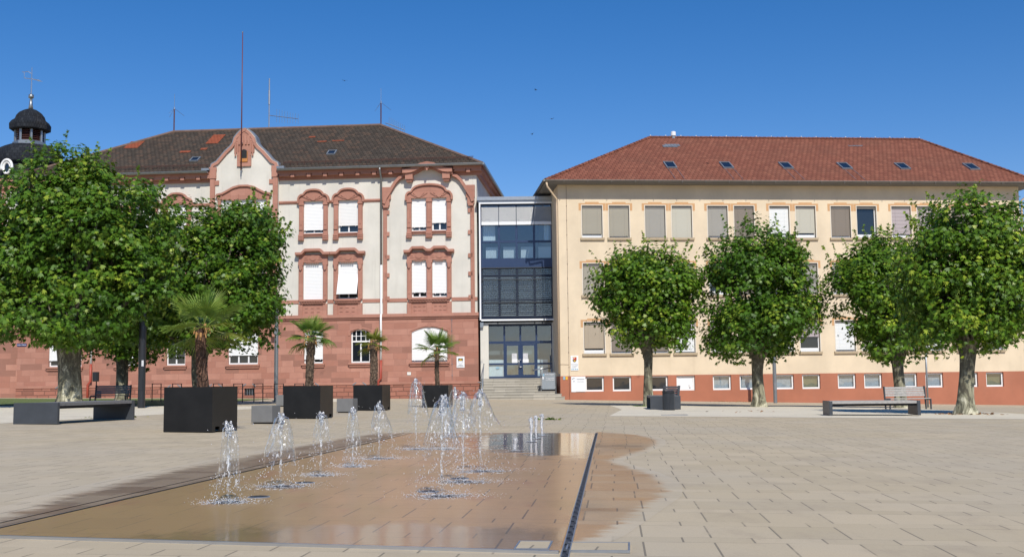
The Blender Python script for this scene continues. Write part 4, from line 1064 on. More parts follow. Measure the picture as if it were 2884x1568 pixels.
    curt = [None, None, None, 'panel', 'curtain', 'curtain', 'curtain', 'curtain_y', 'curtain', 'curtain', 'curtain', 'curtain', 'curtain_y', 'curtain_y']
    for i, (a, b, c, d) in enumerate(bh):
        y = .1; fw = .1; f = MB()
        f.box(a, a+fw, y, y+.08, c, d); f.box(b-fw, b, y, y+.08, c, d); f.box(a+fw, b-fw, y, y+.08, c, c+fw*1.1); f.box(a+fw, b-fw, y, y+.08, d-fw, d)
        o = f.build('basement_window', M['white'], B)
        k = curt[i]
        if k == 'panel':
            MB().box(a+fw, b-fw, y+.03, y+.05, c+fw, d-fw).build('white_infill_panel', M['sign_white'], o)
            v = MB(); v.blob((b-.3, y+.0, c+.34), .09, (1, .6, 1)); v.box(b-.36, b-.25, y-.05, y+.03, c+.2, c+.3); v.build('vent_cowl', M['white'], o)
            continue
        MB().quad((a, y+.05, c), (b, y+.05, c), (b, y+.05, d), (a, y+.05, d)).build('pane', M['glass'] if k is None else M['glass_blue'], o)
        if k:
            q = MB(); n = 26
            for t in range(n):
                xa, xb = a+fw+(b-a-2*fw)*t/n, a+fw+(b-a-2*fw)*(t+1)/n
                q.quad((xa, y+.15+.04*(t % 2), c), (xb, y+.15+.04*((t+1) % 2), c), (xb, y+.15+.04*((t+1) % 2), d), (xa, y+.15+.04*(t % 2), d))
            q.build('net_curtain', M[k], o)
    # roof
    e0, e1, r0, r1 = -.92, 32.4, 7.95, 28.4; Z0, Z1 = 14.0, 18.87; D0, D1, D2 = -.9, 8, 16.9
    def rv(u, v): k = v/10.145; return (u, D0+(D1-D0)*k, Z0+(Z1-Z0)*k)
    a, b, c, d, e, f = (e0, D0, Z0), (e1, D0, Z0), (r1, D1, Z1), (r0, D1, Z1), (e1, D2, Z0), (e0, D2, Z0)
    r = MB(); r.quad(a, b, c, d); r.quad(e, f, d, c); ro = r.build('roof', M['tile_red'], B, uv=lambda p: (p[0], (p[2]-Z0)*2.083))
    r = MB(); r.add((b, e, c), ((0, 1, 2),)); r.add((f, a, d), ((0, 1, 2),)); r.build('hip_slope', M['tile_red'], ro, uv=lambda p: (p[1], (p[2]-Z0)*2.083))
    rt = MB()
    def caps(p, q, n):
        p, q = Vector(p), Vector(q)
        for i in range(n): rt.tube([p.lerp(q, i/n), p.lerp(q, (i+1.06)/n)], [.13, .105], 7)
    caps(d, c, 60); caps(a, d, 34); caps(b, c, 30)
    rt.build('ridge_tiles', M['tile_red'], ro, smooth=False, uv=lambda p: (p[0]*.7, p[2]*.7))
    kn = MB(); 
    for i in range(19): kn.blob((r0+(r1-r0)*i/18, D1-.1, Z1+.12), .045)
    kn.build('ridge_hooks', M['sign_white'], ro)
    so = MB(); so.box(e0, e1, D0, .0, 13.86, 13.9); so.box(e0, 0, 0, 12, 13.86, 13.9); so.box(Lw, e1, 0, 12, 13.86, 13.9); so.build('soffit', M['wood_dark'], ro)
    for u in (7.95, 11.85, 16.0, 20.13, 24.25, 29.2): skylight(B, rv, u, 2.65, .72, 1.3)
    ln = MB()
    for u in (7.95, 11.85, 16.0, 20.13):
        for s in (-.3, .3): ln.tube([Vector(rv(u+s, .25))+Vector((0, -.02, .05)), Vector(rv(u+s, 2.6))+Vector((0, -.02, .05))], .012, 4)
    ln.build('skylight_cable', M['lead'], ro)
    nrm = Vector((0, -(Z1-Z0), D1-D0)).normalized()
    for u, v, w2, h2 in ((9.05, 7.6, 1.3, .75), (22.8, 8.15, 1.1, .22)):
        m = MB(); rr = random.Random(int(u)); n = 6
        for i in range(n):
            for j in range(3):
                if rr.random() < .3 and (i in (0, n-1) or j == 2): continue
                x0, y0 = u-w2/2+w2*i/n, v+h2*j/3
                P = [Vector(rv(x0+q*w2/n*.94, y0+s*h2/3*.9))+nrm*(.03+.015*rr.random()) for q, s in ((0, 0), (1, 0), (1, 1), (0, 1))]
                m.quad(*P)
        m.build('vent_tiles', M['lead'], ro)
    g = MB(); n = 8
    prof = [(D0-.02+.11*math.cos(PI+PI*i/n), 14.0+.11*math.sin(PI+PI*i/n)) for i in range(n+1)]
    for (y1, z1), (y2, z2) in zip(prof[:-1], prof[1:]): g.quad((e0-.1, y1, z1), (e1+.1, y1, z1), (e1+.1, y2, z2), (e0-.1, y2, z2))
    g.tube([(e0-.1, D0-.13, 14.0), (e1+.1, D0-.13, 14.0)], .022, 6)
    x = e0+1.2
    while x < e1: g.box(x-.012, x+.012, D0-.15, D0+.05, 13.85, 14.02); x += 1.55
    g.box(e0-.15, e0-.03, D0-.2, 12, 13.9, 14.03); g.build('gutter', M['zinc_dull'], B)
    for s, u in ((1, -.1), (-1, Lw+.1)):
        dp = MB(); q = [(u-.75*s, D0-.05, 13.85), (u-.7*s, D0, 13.6), (u-.0*s, -.12, 12.9), (u, -.1, 12.5), (u, -.1, 1.6)]
        dp.tube(q, .06, 8); o = dp.build('downpipe', M['pipe_cream'], B, smooth=True)
    lc = MB(); lc.tube([(.55, -.025, 13.8), (.55, -.025, 1.46)], .008, 4); lc.tube([(.55, -.055, 1.46), (.55, -.055, -.05)], .008, 4); lc.tube([(-.02, -.025, 2.2), (.55, -.025, 2.18)], .008, 4)
    for z in np.arange(2.0, 13, .95): lc.box(.53, .57, -.045, 0, z, z+.04)
    lc.build('lightning_rod_cable', M['mast'], B)
    return B, rv
BLOCK, RVR = build_yellow_block()

# ------------------------------------------------------------------ signs on the walls
def plate(name, loc, rz, w, h, m, label, cat='sign', t=.03):
    o = empty(name, loc, rz, label, cat)
    MB().box(-w/2, w/2, 0, t, -h/2, h/2).build('plate', M[m], o, bevel=.006); return o
o = plate('wall_plaque', wl(-1.17, -.14, 2.5), TH_L, .54, .76, 'sign_white', 'white plaque with a gold and black crest on the red sandstone wall beside the steps')
MB().box(-.16, .16, -.006, 0, .08, .25).build('crest_field', M['ink'], o)
k = MB(); k.prism([(-.1, .1), (.1, .1), (.12, .2), (.04, .17), (0, .24), (-.04, .17), (-.12, .2)], -.01, -.006); k.build('crest_crown', M['gold'], o)
k = MB(); k.ribbon([(-.16, .08), (-.15, .0), (-.1, -.08), (0, -.12), (.1, -.08), (.15, 0), (.16, .08)], .012, -.006, 0); k.build('crest_outline', M['print_grey'], o)
text_mesh('lettering', 'Landkreis', .075, M['ink'], o, (0, -.004, -.2)); text_mesh('lettering', 'Germersheim', .075, M['ink'], o, (0, -.004, -.29))
o = plate('wall_plate', wl(-4.7, -.13, 1.77), TH_L, .27, .22, 'curtain_y', 'small cream plate with a cross mark low on the sandstone wall', 'plate')
MB().box(-.12, .12, -.005, 0, -.095, .095).build('plate_face', M['sign_white'], o); k = MB(); k.box(-.07, .07, -.009, -.005, .02, .035); k.box(-.008, .008, -.009, -.005, -.05, .07); k.build('cross_mark', M['gold'], o)
o = plate('street_sign', wl(-32.3+.0, -.14, 4.11), TH_L, .72, .2, 'sign_blue', 'blue street name sign on the red sandstone wall left of the big trunk', 'street sign')
text_mesh('lettering', 'Luitpoldplatz', .125, M['print_white'], o, (0, -.004, 0))
o = plate('office_plaque', wr(.91, -.035, 2.27), TH_R, .5, .94, 'sign_white', 'tall white plaque with a coloured coat of arms on the yellow wall', 'sign')
k = MB(); k.prism([(-.13, .36), (.13, .36), (.13, .2), (.08, .1), (0, .06), (-.08, .1), (-.13, .2)], -.008, 0); k.build('shield', M['ink'], o)
k = MB(); k.box(.0, .13, -.012, -.008, .22, .36); k.box(-.05, .02, -.016, -.012, .22, .3); k.build('shield_cross', M['red_p'], o)
k = MB(); k.box(-.13, .0, -.012, -.008, .22, .36); k.build('shield_field', M['sign_white'], o); k = MB(); k.box(-.11, -.02, -.014, -.012, .27, .31); k.box(-.085, -.045, -.014, -.012, .235, .345); k.build('shield_cross', M['red_p'], o)
k = MB(); k.prism([(-.05, .2), (.06, .2), (.07, .13), (0, .08), (-.06, .13)], -.012, -.008); k.build('shield_lion', M['gold'], o)
k = MB(); k.box(-.13, .13, -.012, -.002, .36, .4); k.build('shield_crown', M['gold'], o)
text_mesh('lettering', 'Kreisverwaltung', .066, M['ink'], o, (0, -.004, -.08)); text_mesh('lettering', 'Verwaltungsstelle', .05, M['print_grey'], o, (0, -.004, -.18)); text_mesh('lettering', 'Luitpoldplatz', .05, M['ink'], o, (-.05, -.004, -.27))
k = MB()
for x in (-.17, -.06, .06, .17): k.box(x-.035, x+.035, -.006, 0, -.42, -.35)
k.build('symbol_row', M['lightblue'], o)
o = plate('notice_board', wr(1.13, -.06, .92), TH_R, .92, .98, 'sign_white', 'white notice board and letter box low on the salmon plinth beside the first basement window', 'notice board')
MB().box(-.16, .45, -.02, 0, -.47, .47).build('letter_box', M['sign_white'], o, bevel=.01); MB().box(-.1, .38, -.026, -.02, .3, .34).build('letter_slot', M['print_grey'], o)
k = MB()
for z in (.18, .12): k.box(-.08, .36, -.024, -.02, z, z+.012)
for x, z in ((-.37, .36), (-.28, .4), (-.28, .2)): k.box(x-.03, x+.03, -.006, 0, z-.05, z+.03)
k.build('print_lines', M['print_grey'], o)
plate('blue_wall_plate', wr(.22, -.05, 1.32), TH_R, .13, .2, 'lightblue', 'small light blue plate at the left corner of the salmon plinth', 'plate', .02)
plate('yellow_wall_plate', wr(.38, -.05, 1.32), TH_R, .13, .2, 'yellow', 'small yellow plate at the left corner of the salmon plinth', 'plate', .02)

# ------------------------------------------------------------------ things on the roofs
def mast(name, u, d, z0, z1, label, cat='antenna', whip=.9, radials=True, split=.62):
    o = empty(name, wl(u, d, z0), TH_L, label, cat, 'aerials on the dark roof')
    h = z1-z0
    MB().tube([(0, 0, -.4), (0, 0, h*split)], .05, 6).build('mast_tube', M['mast'], o)
    w = MB(); w.tube([(0, 0, h*split), (0, 0, h)], .02, 5); w.tube([(0, 0, h*split-.08), (0, 0, h*split+.1)], .06, 6); w.build('whip', M['steel'], o)
    if radials:
        r = MB()
        for a in range(3):
            q = R(20+120*a); r.tube([(0, 0, h*split), (.75*math.cos(q), .75*math.sin(q), h*split-.55)], .012, 4)
        r.build('radial_rods', M['steel'], o)
    return o
mast('whip_antenna', -24.45, 7, 20.7, 23.7, 'thin whip aerial on a dark mast at the left end of the dark roof ridge')
mast('whip_antenna', -8.15, 7, 20.7, 23.55, 'thin whip aerial on a dark mast at the right end of the dark roof ridge')
o = mast('mast_antenna', -16.9, 7, 20.7, 24.65, 'tall grey aerial mast with a side boom in the middle of the dark roof ridge', radials=False, split=.05)
k = MB(); k.tube([(0, 0, 0), (0, 0, 1.9)], .045, 6); k.tube([(0, 0, 1.9), (0, 0, 3.0)], .075, 8); k.tube([(0, 0, 3.0), (0, 0, 3.95)], .05, 6); k.build('mast_sections', M['steel_grey'], o)
def yagi(parent, z, x0, x1, n, drop):
    y = MB(); y.tube([(0, 0, z+.05), (x0*.6, 0, z)], .03, 5); y.tube([(x0*.6, 0, z), (x1, 0, z-drop)], .028, 5)
    for i in range(n):
        t = i/(n-1); x = x0+(x1-x0)*t; zz = z-drop*t; L = .52-.14*t; y.tube([(x, 0, zz-L), (x, 0, zz+L)], .014, 4)
    y.build('yagi_boom', M['steel'], parent)
yagi(o, 1.0, .6, 2.3, 9, .3)
o = empty('yagi_antenna', wl(-7.9, 7.4, 20.75), TH_L, 'comb shaped aerial boom sloping down beside the right hip of the dark roof', 'antenna', 'aerials on the dark roof')
yagi(o, .15, .3, 1.5, 9, .55)
o = empty('flagpole', wl(-16.42, -.62, 16.0), TH_L, 'tall thin dark red flagpole fixed to the front of the curved gable', 'flagpole')
MB().tube([(0, 0, 0), (0, 0, 9.8)], [.055, .03], 8).build('pole', M['pole_red'], o, smooth=True)
MB().blob((0, 0, 9.85), .06).build('pole_cap', M['steel'], o)
k = MB(); k.box(-.04, .04, .0, .22, .1, .18); k.box(-.04, .04, 0, .22, 1.9, 1.98); k.tube([(0, .0, -.2), (0, 0, .05)], .03, 5); k.build('pole_bracket', M['lead'], o)
o = empty('roof_vent', wr(9.68, 8, 18.7), TH_R, 'short pale vent pipe on the ridge of the red brown roof', 'vent pipe')
MB().lathe([(.16, -.3), (.16, .3)], 12).build('pipe', M['lead'], o); MB().lathe([(.19, .3), (.19, .58), (.12, .62)], 12).build('cowl', M['sign_white'], o)
# ------------------------------------------------------------------ plane trees
def leaf_template():
    """five-lobed leaf, stalk at the origin, pointing +y"""
    a = [(0, 0), (.30, .03), (.60, .20), (.27, .33), (.46, .74), (.13, .55), (0, 1.08), (-.13, .55), (-.46, .74), (-.27, .33), (-.60, .20), (-.30, .03)]
    P = np.array([(x, y-.0, -.10*abs(x)*2-.14*max(0, y-.45)) for x, y in a]); return P
LEAF = leaf_template()

def leaf_mesh(name, pos, nrm, up, size, tone, m, parent):
    n = len(pos); k = len(LEAF)
    nrm = nrm/np.linalg.norm(nrm, axis=1, keepdims=True)
    x = np.cross(up, nrm); x /= np.linalg.norm(x, axis=1, keepdims=True)+1e-9
    y = np.cross(nrm, x)
    V = pos[:, None, :] + size[:, None, None]*(LEAF[None, :, 0:1]*x[:, None, :]+LEAF[None, :, 1:2]*y[:, None, :]+LEAF[None, :, 2:3]*nrm[:, None, :])
    V = V.reshape(-1, 3)
    me = bpy.data.meshes.new(name)
    me.vertices.add(n*k); me.vertices.foreach_set('co', V.astype(np.float32).ravel())
    me.loops.add(n*k); me.loops.foreach_set('vertex_index', np.arange(n*k, dtype=np.int32))
    me.polygons.add(n); me.polygons.foreach_set('loop_start', np.arange(0, n*k, k, dtype=np.int32))
    at = me.attributes.new('tone', 'FLOAT', 'POINT'); at.data.foreach_set('value', np.repeat(tone, k).astype(np.float32))
    me.materials.append(m); me.update(calc_edges=True)
    o = bpy.data.objects.new(name, me); COL.objects.link(o); o.parent = parent
    return o

def plane_tree(loc, trunk_r, trunk_h, lobes, n_leaf, seed, label, m='leaf', lean=(0, 0), flare=1.5, size=.2):
    """lobes: ellipsoids (cx,cy,cz, rx,ry,rz) in the tree's own frame"""
    rg = np.random.default_rng(seed); rd = random.Random(seed)
    T = empty('plane_tree', loc, rd.uniform(-.3, .3)*0, label, 'tree', 'plane trees on the square')
    # trunk
    prof = []; n = 18; H = trunk_h+.7
    ph = [rd.uniform(0, 6.28) for _ in range(6)]
    tb = MB(); rings = 14; vs = []
    for i in range(rings):
        t = i/(rings-1); z = -.15+H*t
        r = trunk_r*(1.0-.12*t+(flare-1)*math.exp(-max(0, z)/.32)+.12*math.exp(-((z-trunk_h)/.4)**2))
        for k in range(n):
            a = 2*PI*k/n
            rr = r*(1+.07*math.sin(2*a+ph[0]+z)+.05*math.sin(3*a+ph[1]-1.3*z)+.035*math.sin(5*a+ph[2]+3.1*z)+(.16*math.sin(5*a+ph[3])*math.exp(-max(0, z)/.25)))
            vs.append((rr*math.cos(a)+lean[0]*t+.04*math.sin(z*1.7+ph[4]), rr*math.sin(a)+lean[1]*t, z))
    fs = [(i*n+k, i*n+(k+1) % n, (i+1)*n+(k+1) % n, (i+1)*n+k) for i in range(rings-1) for k in range(n)]+[tuple(range((rings-1)*n, rings*n))]
    tb.add(vs, fs)
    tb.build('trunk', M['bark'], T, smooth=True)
    lobes = list(lobes)
    for L0 in list(lobes):
        for _ in range(5):
            d = Vector((rd.gauss(0, 1), rd.gauss(0, 1), rd.gauss(.2, .8))).normalized(); q = rd.uniform(.26, .42)
            lobes.append((L0[0]+d.x*L0[3]*.86, L0[1]+d.y*L0[4]*.86, L0[2]+d.z*L0[5]*.86, L0[3]*q, L0[4]*q, L0[5]*q))
    # limbs out to points inside the crown
    lb = MB(); top = Vector((lean[0], lean[1], trunk_h))
    tips = []
    for cx, cy, cz, rx, ry, rz in lobes:
        for _ in range(4 if rx > 1.1 else 1):
            d = Vector((rd.gauss(0, 1), rd.gauss(0, 1), rd.gauss(.3, .8))).normalized()
            tip = Vector((cx+d.x*rx*.75, cy+d.y*ry*.75, cz+d.z*rz*.7)); tips.append(tip)
            mid = top.lerp(tip, .45)+Vector((rd.uniform(-.2, .2), rd.uniform(-.2, .2), rd.uniform(.0, .35)))
            r0 = trunk_r*rd.uniform(.3, .45)
            lb.tube([top+Vector((d.x*trunk_r*.4, d.y*trunk_r*.4, -.35)), top.lerp(mid, .5)+Vector((0, 0, .1)), mid, tip], [r0, r0*.75, r0*.55, r0*.2], 7)
            for _ in range(2):
                e = mid+Vector((rd.gauss(0, .8), rd.gauss(0, .8), rd.gauss(.3, .6)))*max(.5, rx*.35); lb.tube([mid, mid.lerp(e, .5)+Vector((0, 0, .1)), e], [r0*.4, r0*.25, r0*.1], 5)
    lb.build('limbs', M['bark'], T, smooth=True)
    # clumps of leaves on the lobes' shells
    vol = np.array([l[3]*l[4]+l[3]*l[5]+l[4]*l[5] for l in lobes]); vol = vol/vol.sum()
    n_leaf = int(n_leaf*1.9); size *= .86; per = 38; nc = n_leaf//per
    P = []; N = []; S = []; TN = []
    for li, (cx, cy, cz, rx, ry, rz) in enumerate(lobes):
        c = int(nc*vol[li])
        d = rg.normal(size=(c, 3)); d /= np.linalg.norm(d, axis=1, keepdims=True)
        ex = .86; d = np.sign(d)*np.abs(d)**ex; 
        rad = np.where(rg.random(c) < .78, rg.uniform(.80, 1.06, c), rg.uniform(.4, .8, c))
        rad *= 1+.13*np.sin(d[:, 0]*5+li)+.10*np.sin(d[:, 2]*6+2*li)+.07*np.sin(d[:, 1]*7)+.05*np.sin(d[:, 0]*13+d[:, 2]*11)
        C = np.stack([cx+d[:, 0]*rx*rad, cy+d[:, 1]*ry*rad, cz+d[:, 2]*rz*rad], 1)
        sc = rg.uniform(.17, .44, c)*(.75+.1*min(rx, 4))
        off = np.clip(rg.normal(size=(c, per, 3)), -1.7, 1.7)*sc[:, None, None]*np.array([1, 1, .62])
        Q = C[:, None, :]+off
        out = d[:, None, :]*.8+off/sc[:, None, None]*.35+np.array([0, 0, .75])+rg.normal(size=(c, per, 3))*.55
        tone = np.clip(rg.normal(.42, .18, c)[:, None]+rg.normal(0, .16, (c, per)), 0, 1)
        P.append(Q.reshape(-1, 3)); N.append(out.reshape(-1, 3)); TN.append(tone.ravel()); S.append(size*rg.uniform(.6, 1.25, c*per))
    # shoots standing out of the crown
    zmax = max(l[2]+l[5] for l in lobes)
    for _ in range(int(60+n_leaf/330)):
        l = lobes[rd.randrange(len(lobes))]
        d = Vector((rd.gauss(0, 1), rd.gauss(0, 1), rd.gauss(.55, .8))).normalized()
        base = np.array([l[0]+d.x*l[3], l[1]+d.y*l[4], l[2]+d.z*l[5]])
        g = np.array([d.x*.6, d.y*.6, d.z*.4+.7]); L = rd.uniform(.35, 1.15); k = int(12+L*22)
        t = rg.random(k)**.8
        Q = base-g*.15+g*(t*(L+.15))[:, None]+rg.normal(size=(k, 3))*.08*(1.15-t)[:, None]
        P.append(Q); N.append(rg.normal(size=(k, 3))*.8+np.array([0, -.2, .6])); TN.append(np.clip(rg.normal(.68, .18, k), 0, 1)); S.append(size*rg.uniform(.45, .85, k))
    P = np.concatenate(P); N = np.concatenate(N); S = np.concatenate(S); TN = np.concatenate(TN)
    ok = P[:, 2] > .9
    P, N, S, TN = P[ok], N[ok], S[ok], TN[ok]
    up = rg.normal(size=P.shape)*.6+np.array([0, 0, -1.0])
    leaf_mesh('crown', P, N, up, S, TN, M[m], T)
    return T
plane_tree(G(-18.9, 47), .50, 2.7, [(.2, .2, 6.0, 3.5, 3.2, 2.9), (-.9, .3, 8.6, 2.5, 2.4, 2.3), (1.4, .1, 8.0, 2.6, 2.4, 2.1), (-2.6, -.2, 5.6, 1.9, 2.0, 2.4), (2.6, .0, 5.6, 1.6, 1.9, 2.2), (-.6, -.4, 4.0, 3.4, 2.4, 1.4)], 26000, 3,
           'biggest plane tree with a broad crown and thick pale trunk behind the low lounger', 'leaf2', flare=1.45, size=.23)
plane_tree(G(-20.9, 59), .31, 2.6, [(0, 0, 4.9, 2.6, 2.4, 2.3), (.6, -.2, 3.7, 2.2, 2.2, 1.3)], 8000, 5, 'plane tree half hidden behind the biggest crown, its slim pale trunk on the lawn edge', 'leaf2', flare=1.3, size=.22)
plane_tree(G(-15.0, 53), .38, 2.6, [(.7, .2, 6.4, 3.0, 3.0, 2.9), (-.9, 0, 6.8, 2.4, 2.5, 2.6), (2.2, 0, 5.6, 1.6, 2.0, 2.2), (1.7, .1, 8.0, 1.8, 2.0, 1.6), (.2, -.3, 4.1, 3.2, 2.4, 1.4)], 20000, 8, 'plane tree whose trunk stands behind the nearest palm in front of the gable', 'leaf2', flare=1.3, size=.22)
plane_tree(G(6.36, 51.6), .22, 2.55, [(.05, 0, 5.0, 2.25, 2.2, 2.15), (-.7, 0, 5.9, 1.4, 1.5, 1.4), (.6, 0, 6.1, 1.4, 1.5, 1.3), (.1, -.2, 4.0, 1.7, 1.6, 1.0)], 11500, 11, 'round plane tree with the thinnest trunk behind the ribbed litter bin', lean=(-.1, 0), flare=1.5)
plane_tree(G(11.46, 51.7), .29, 2.3, [(.1, 0, 5.0, 2.5, 2.4, 2.5), (.0, 0, 6.8, 1.9, 1.8, 1.7), (1.2, 0, 4.8, 1.7, 1.8, 1.9), (-.5, -.2, 3.6, 2.0, 2.0, 1.2)], 13500, 12, 'plane tree with a tall egg shaped crown between litter bin and lounger', 'leaf2', flare=1.45)
plane_tree(G(17.45, 50), .27, 2.2, [(-.5, 0, 5.2, 2.1, 2.0, 2.1), (-.6, 0, 6.3, 1.6, 1.6, 1.4), (.4, 0, 4.4, 1.7, 1.7, 1.6), (-.3, -.2, 3.2, 1.6, 1.6, 1.0)], 10500, 14, 'plane tree standing behind the slatted bench with a backrest on the right', flare=1.35)
plane_tree(G(15.32, 37.5), .26, 2.1, [(.3, 0, 4.6, 2.0, 1.9, 2.1), (.5, 0, 6.0, 1.5, 1.5, 1.4), (-.7, 0, 4.4, 1.3, 1.5, 1.6), (1.2, .1, 4.4, 1.3, 1.5, 1.7), (0, -.2, 3.2, 1.7, 1.6, .9)], 12500, 17, 'plane tree nearest on the right with a flared foot on pale gravel beside the lounger', lean=(.12, 0), flare=1.8, size=.18)

# ------------------------------------------------------------------ palms in planters
def frond_mesh(L, spread, nb, droop, rd, fold=.35, pet=.6):
    """fan leaf in its own frame: petiole along +x, fan at its end"""
    mb = MB()
    tip = Vector((pet, 0, -.05*pet))
    mb.tube([(0, 0, 0), (pet*.5, 0, .03), tip], [.014, .011, .009], 5)
    for i in range(nb):
        a = -spread/2+spread*i/(nb-1)
        ll = L*(.80+.2*math.cos(a*.8))*rd.uniform(.92, 1.05)
        d = Vector((math.cos(a), math.sin(a), 0)); s = Vector((-math.sin(a), math.cos(a), 0))
        z = fold*abs(math.sin(a))*.25
        w = .015*L/.6; pts = []
        for t, ww in ((.03, .35), (.4, 1.0), (.75, .8), (1.0, .08)):
            dz = z*t - droop*(t**2.6)*rd.uniform(.8, 1.3)
            c = tip+d*ll*t*(1-.12*droop*t)+Vector((0, 0, dz)); pts.append((c-s*w*ww, c+Vector((0, 0, -.008)), c+s*w*ww))
        for p, q in zip(pts[:-1], pts[1:]):
            mb.quad(p[0], p[1], q[1], q[0]); mb.quad(p[1], p[2], q[2], q[1])
    return mb

def palm(loc, base_z, trunk_h, r, crown, nf, seed, label, m='frond', bark='palm_bark', hang=2, dirs=None):
    rd = random.Random(seed)
    T = empty('fan_palm', (loc[0], loc[1], loc[2]+base_z), 0, label, 'palm', 'fan palms in black planters')
    tb = MB(); n = 14; rings = 26; vs = []
    for i in range(rings):
        t = i/(rings-1); z = -.1+(trunk_h+.1)*t
        rr = r*(1.0-.1*t+.18*max(0, t-.55))*(.72 if t > .97 else 1)
        for k in range(n):
            a = 2*PI*k/n
            q = rr*(1+rd.uniform(-.13, .15)); vs.append((q*math.cos(a)+.03*math.sin(2.2*z+seed), q*math.sin(a), z+rd.uniform(-.02, .02)))
    fs = [(i*n+k, i*n+(k+1) % n, (i+1)*n+(k+1) % n, (i+1)*n+k) for i in range(rings-1) for k in range(n)]+[tuple(range((rings-1)*n, rings*n))]
    tb.add(vs, fs)
    for _ in range(90):
        a = rd.uniform(0, 2*PI); z = rd.uniform(.05, trunk_h*.95); rr = r*rd.uniform(.9, 1.05); L = rd.uniform(.05, .12)
        p = Vector((rr*math.cos(a), rr*math.sin(a), z)); o = Vector((math.cos(a)*.5, math.sin(a)*.5, rd.uniform(.3, 1))).normalized()*L
        s = Vector((-math.sin(a), math.cos(a), 0))*.018
        tb.add([p-s, p+s, p+o], [(0, 1, 2)])
    tb.build('trunk', M[bark], T)
    st = MB()
    for _ in range(9):
        a = rd.uniform(0, 2*PI); z = trunk_h-rd.uniform(.02, .3)
        st.tube([(r*.8*math.cos(a), r*.8*math.sin(a), z), (r*1.35*math.cos(a), r*1.35*math.sin(a), z+.06), (r*1.5*math.cos(a), r*1.5*math.sin(a), z-.08)], [.025, .03, .012], 5)
    st.build('dry_leaf_base', M['straw'], T)
    for i in range(nf):
        az = 2*PI*i/nf*2.618+rd.uniform(-.25, .25)
        lv = i/max(1, nf-1)
        el = R(80-98*lv**.9+rd.uniform(-8, 8)); L = crown*rd.uniform(.55, .66)
        mb = frond_mesh(L, R(rd.uniform(185, 240)), 32, .05+.16*lv, rd, pet=crown*(.36+.12*rd.random()))
        yy = m == 'frond_y' or (lv > .72 and rd.random() < .55)
        f = mb.build('frond', M['frond_y' if yy else 'frond'], T)
        for at in (f.data.attributes.new('tone', 'FLOAT', 'POINT'),):
            v = rd.uniform(.3, .75); at.data.foreach_set('value', [min(1, max(0, v+rd.uniform(-.15, .15))) for _ in range(len(f.data.vertices))])
        f.location = (r*.3*math.cos(az), r*.3*math.sin(az), trunk_h-.05-.12*lv)
        f.rotation_euler = (rd.uniform(-.25, .25), -el, az)
    return T

def planter(fr, rz, label):
    """fr = near right foot on the ground"""
    s = 1.14; h = .965
    c = math.cos(rz); sn = math.sin(rz)
    cx, cy = fr[0]-c*s/2-sn*s/2, fr[1]-sn*s/2+c*s/2
    o = empty('planter_box', (cx, cy, gz(cx, cy)), rz, label, 'planter', 'black cube planters beside the fountain')
    m = MB(); t = .035; a = s/2; g = .1
    m.box(-a, a, -a, -a+t, .015, h); m.box(-a, a, a-t, a, .015, h)
    for x0, x1 in ((-a, -a+t), (a-t, a)):
        m.box(x0, x1, -a+t, a-t, g+.02, h)
        for y0, y1 in ((-a+t, -a+.14), (-a+.34, a-.34), (a-.14, a-t)): m.box(x0, x1, y0, y1, .015, g+.02)
    m.build('box_wall', M['black_panel'], o)
    k = MB()
    for x in (-.4, .4):
        for y in (-.4, .4): k.box(x-.08, x+.08, y-.08, y+.08, -.02, .12)
    k.box(-a+t, a-t, -a+t, a-t, .12, .2); k.build('base', M['dark'], o)
    k = MB(); n = 10; rd = random.Random(int(fr[1]*10)); w = a-t
    vs = [(-w+2*w*i/n, -w+2*w*j/n, h-.09+rd.uniform(-.02, .03)) for j in range(n+1) for i in range(n+1)]
    k.add(vs, [(j*(n+1)+i, j*(n+1)+i+1, (j+1)*(n+1)+i+1, (j+1)*(n+1)+i) for j in range(n) for i in range(n)]); k.build('soil', M['soil'], o)
    return o, cx, cy
pl = [((-6.39, 23.5), R(-13), 'nearest and largest black cube planter, holding the biggest palm'), ((-5.67, 32.5), R(-9.8), 'second black cube planter, behind the near grey stone cube'),
      ((-4.98, 42.0), R(-9.4), 'third black cube planter, behind the middle grey stone cube'), ((-2.78, 47.4), R(-6), 'farthest black cube planter, closest to the stone steps')]
pp = [(1.45, .12, .98, 16, 21, 'nearest and largest fan palm with a brown trunk in the first black planter', 'frond', 'palm_bark2'), (1.6, .125, .74, 17, 23, 'fan palm with dry sheaths under its crown in the second black planter', 'frond', 'palm_bark'),
      (1.75, .15, .62, 15, 25, 'yellowish fan palm with a shaggy trunk in the third black planter', 'frond_y', 'palm_bark'), (1.68, .1, 1.0, 15, 28, 'slim fan palm with spreading dark fronds in the farthest black planter', 'frond', 'palm_bark')]
off = [(-.0, 0), (.05, 0), (.05, 0), (.0, 0)]
for (fr, rz, lab), (th, r, cr, nf, sd, plab, mm, bk), of in zip(pl, pp, off):
    o, cx, cy = planter(fr, rz, lab)
    palm((cx+of[0], cy+of[1], gz(cx, cy)), .88, th, r, cr, nf, sd, plab, mm, bk)

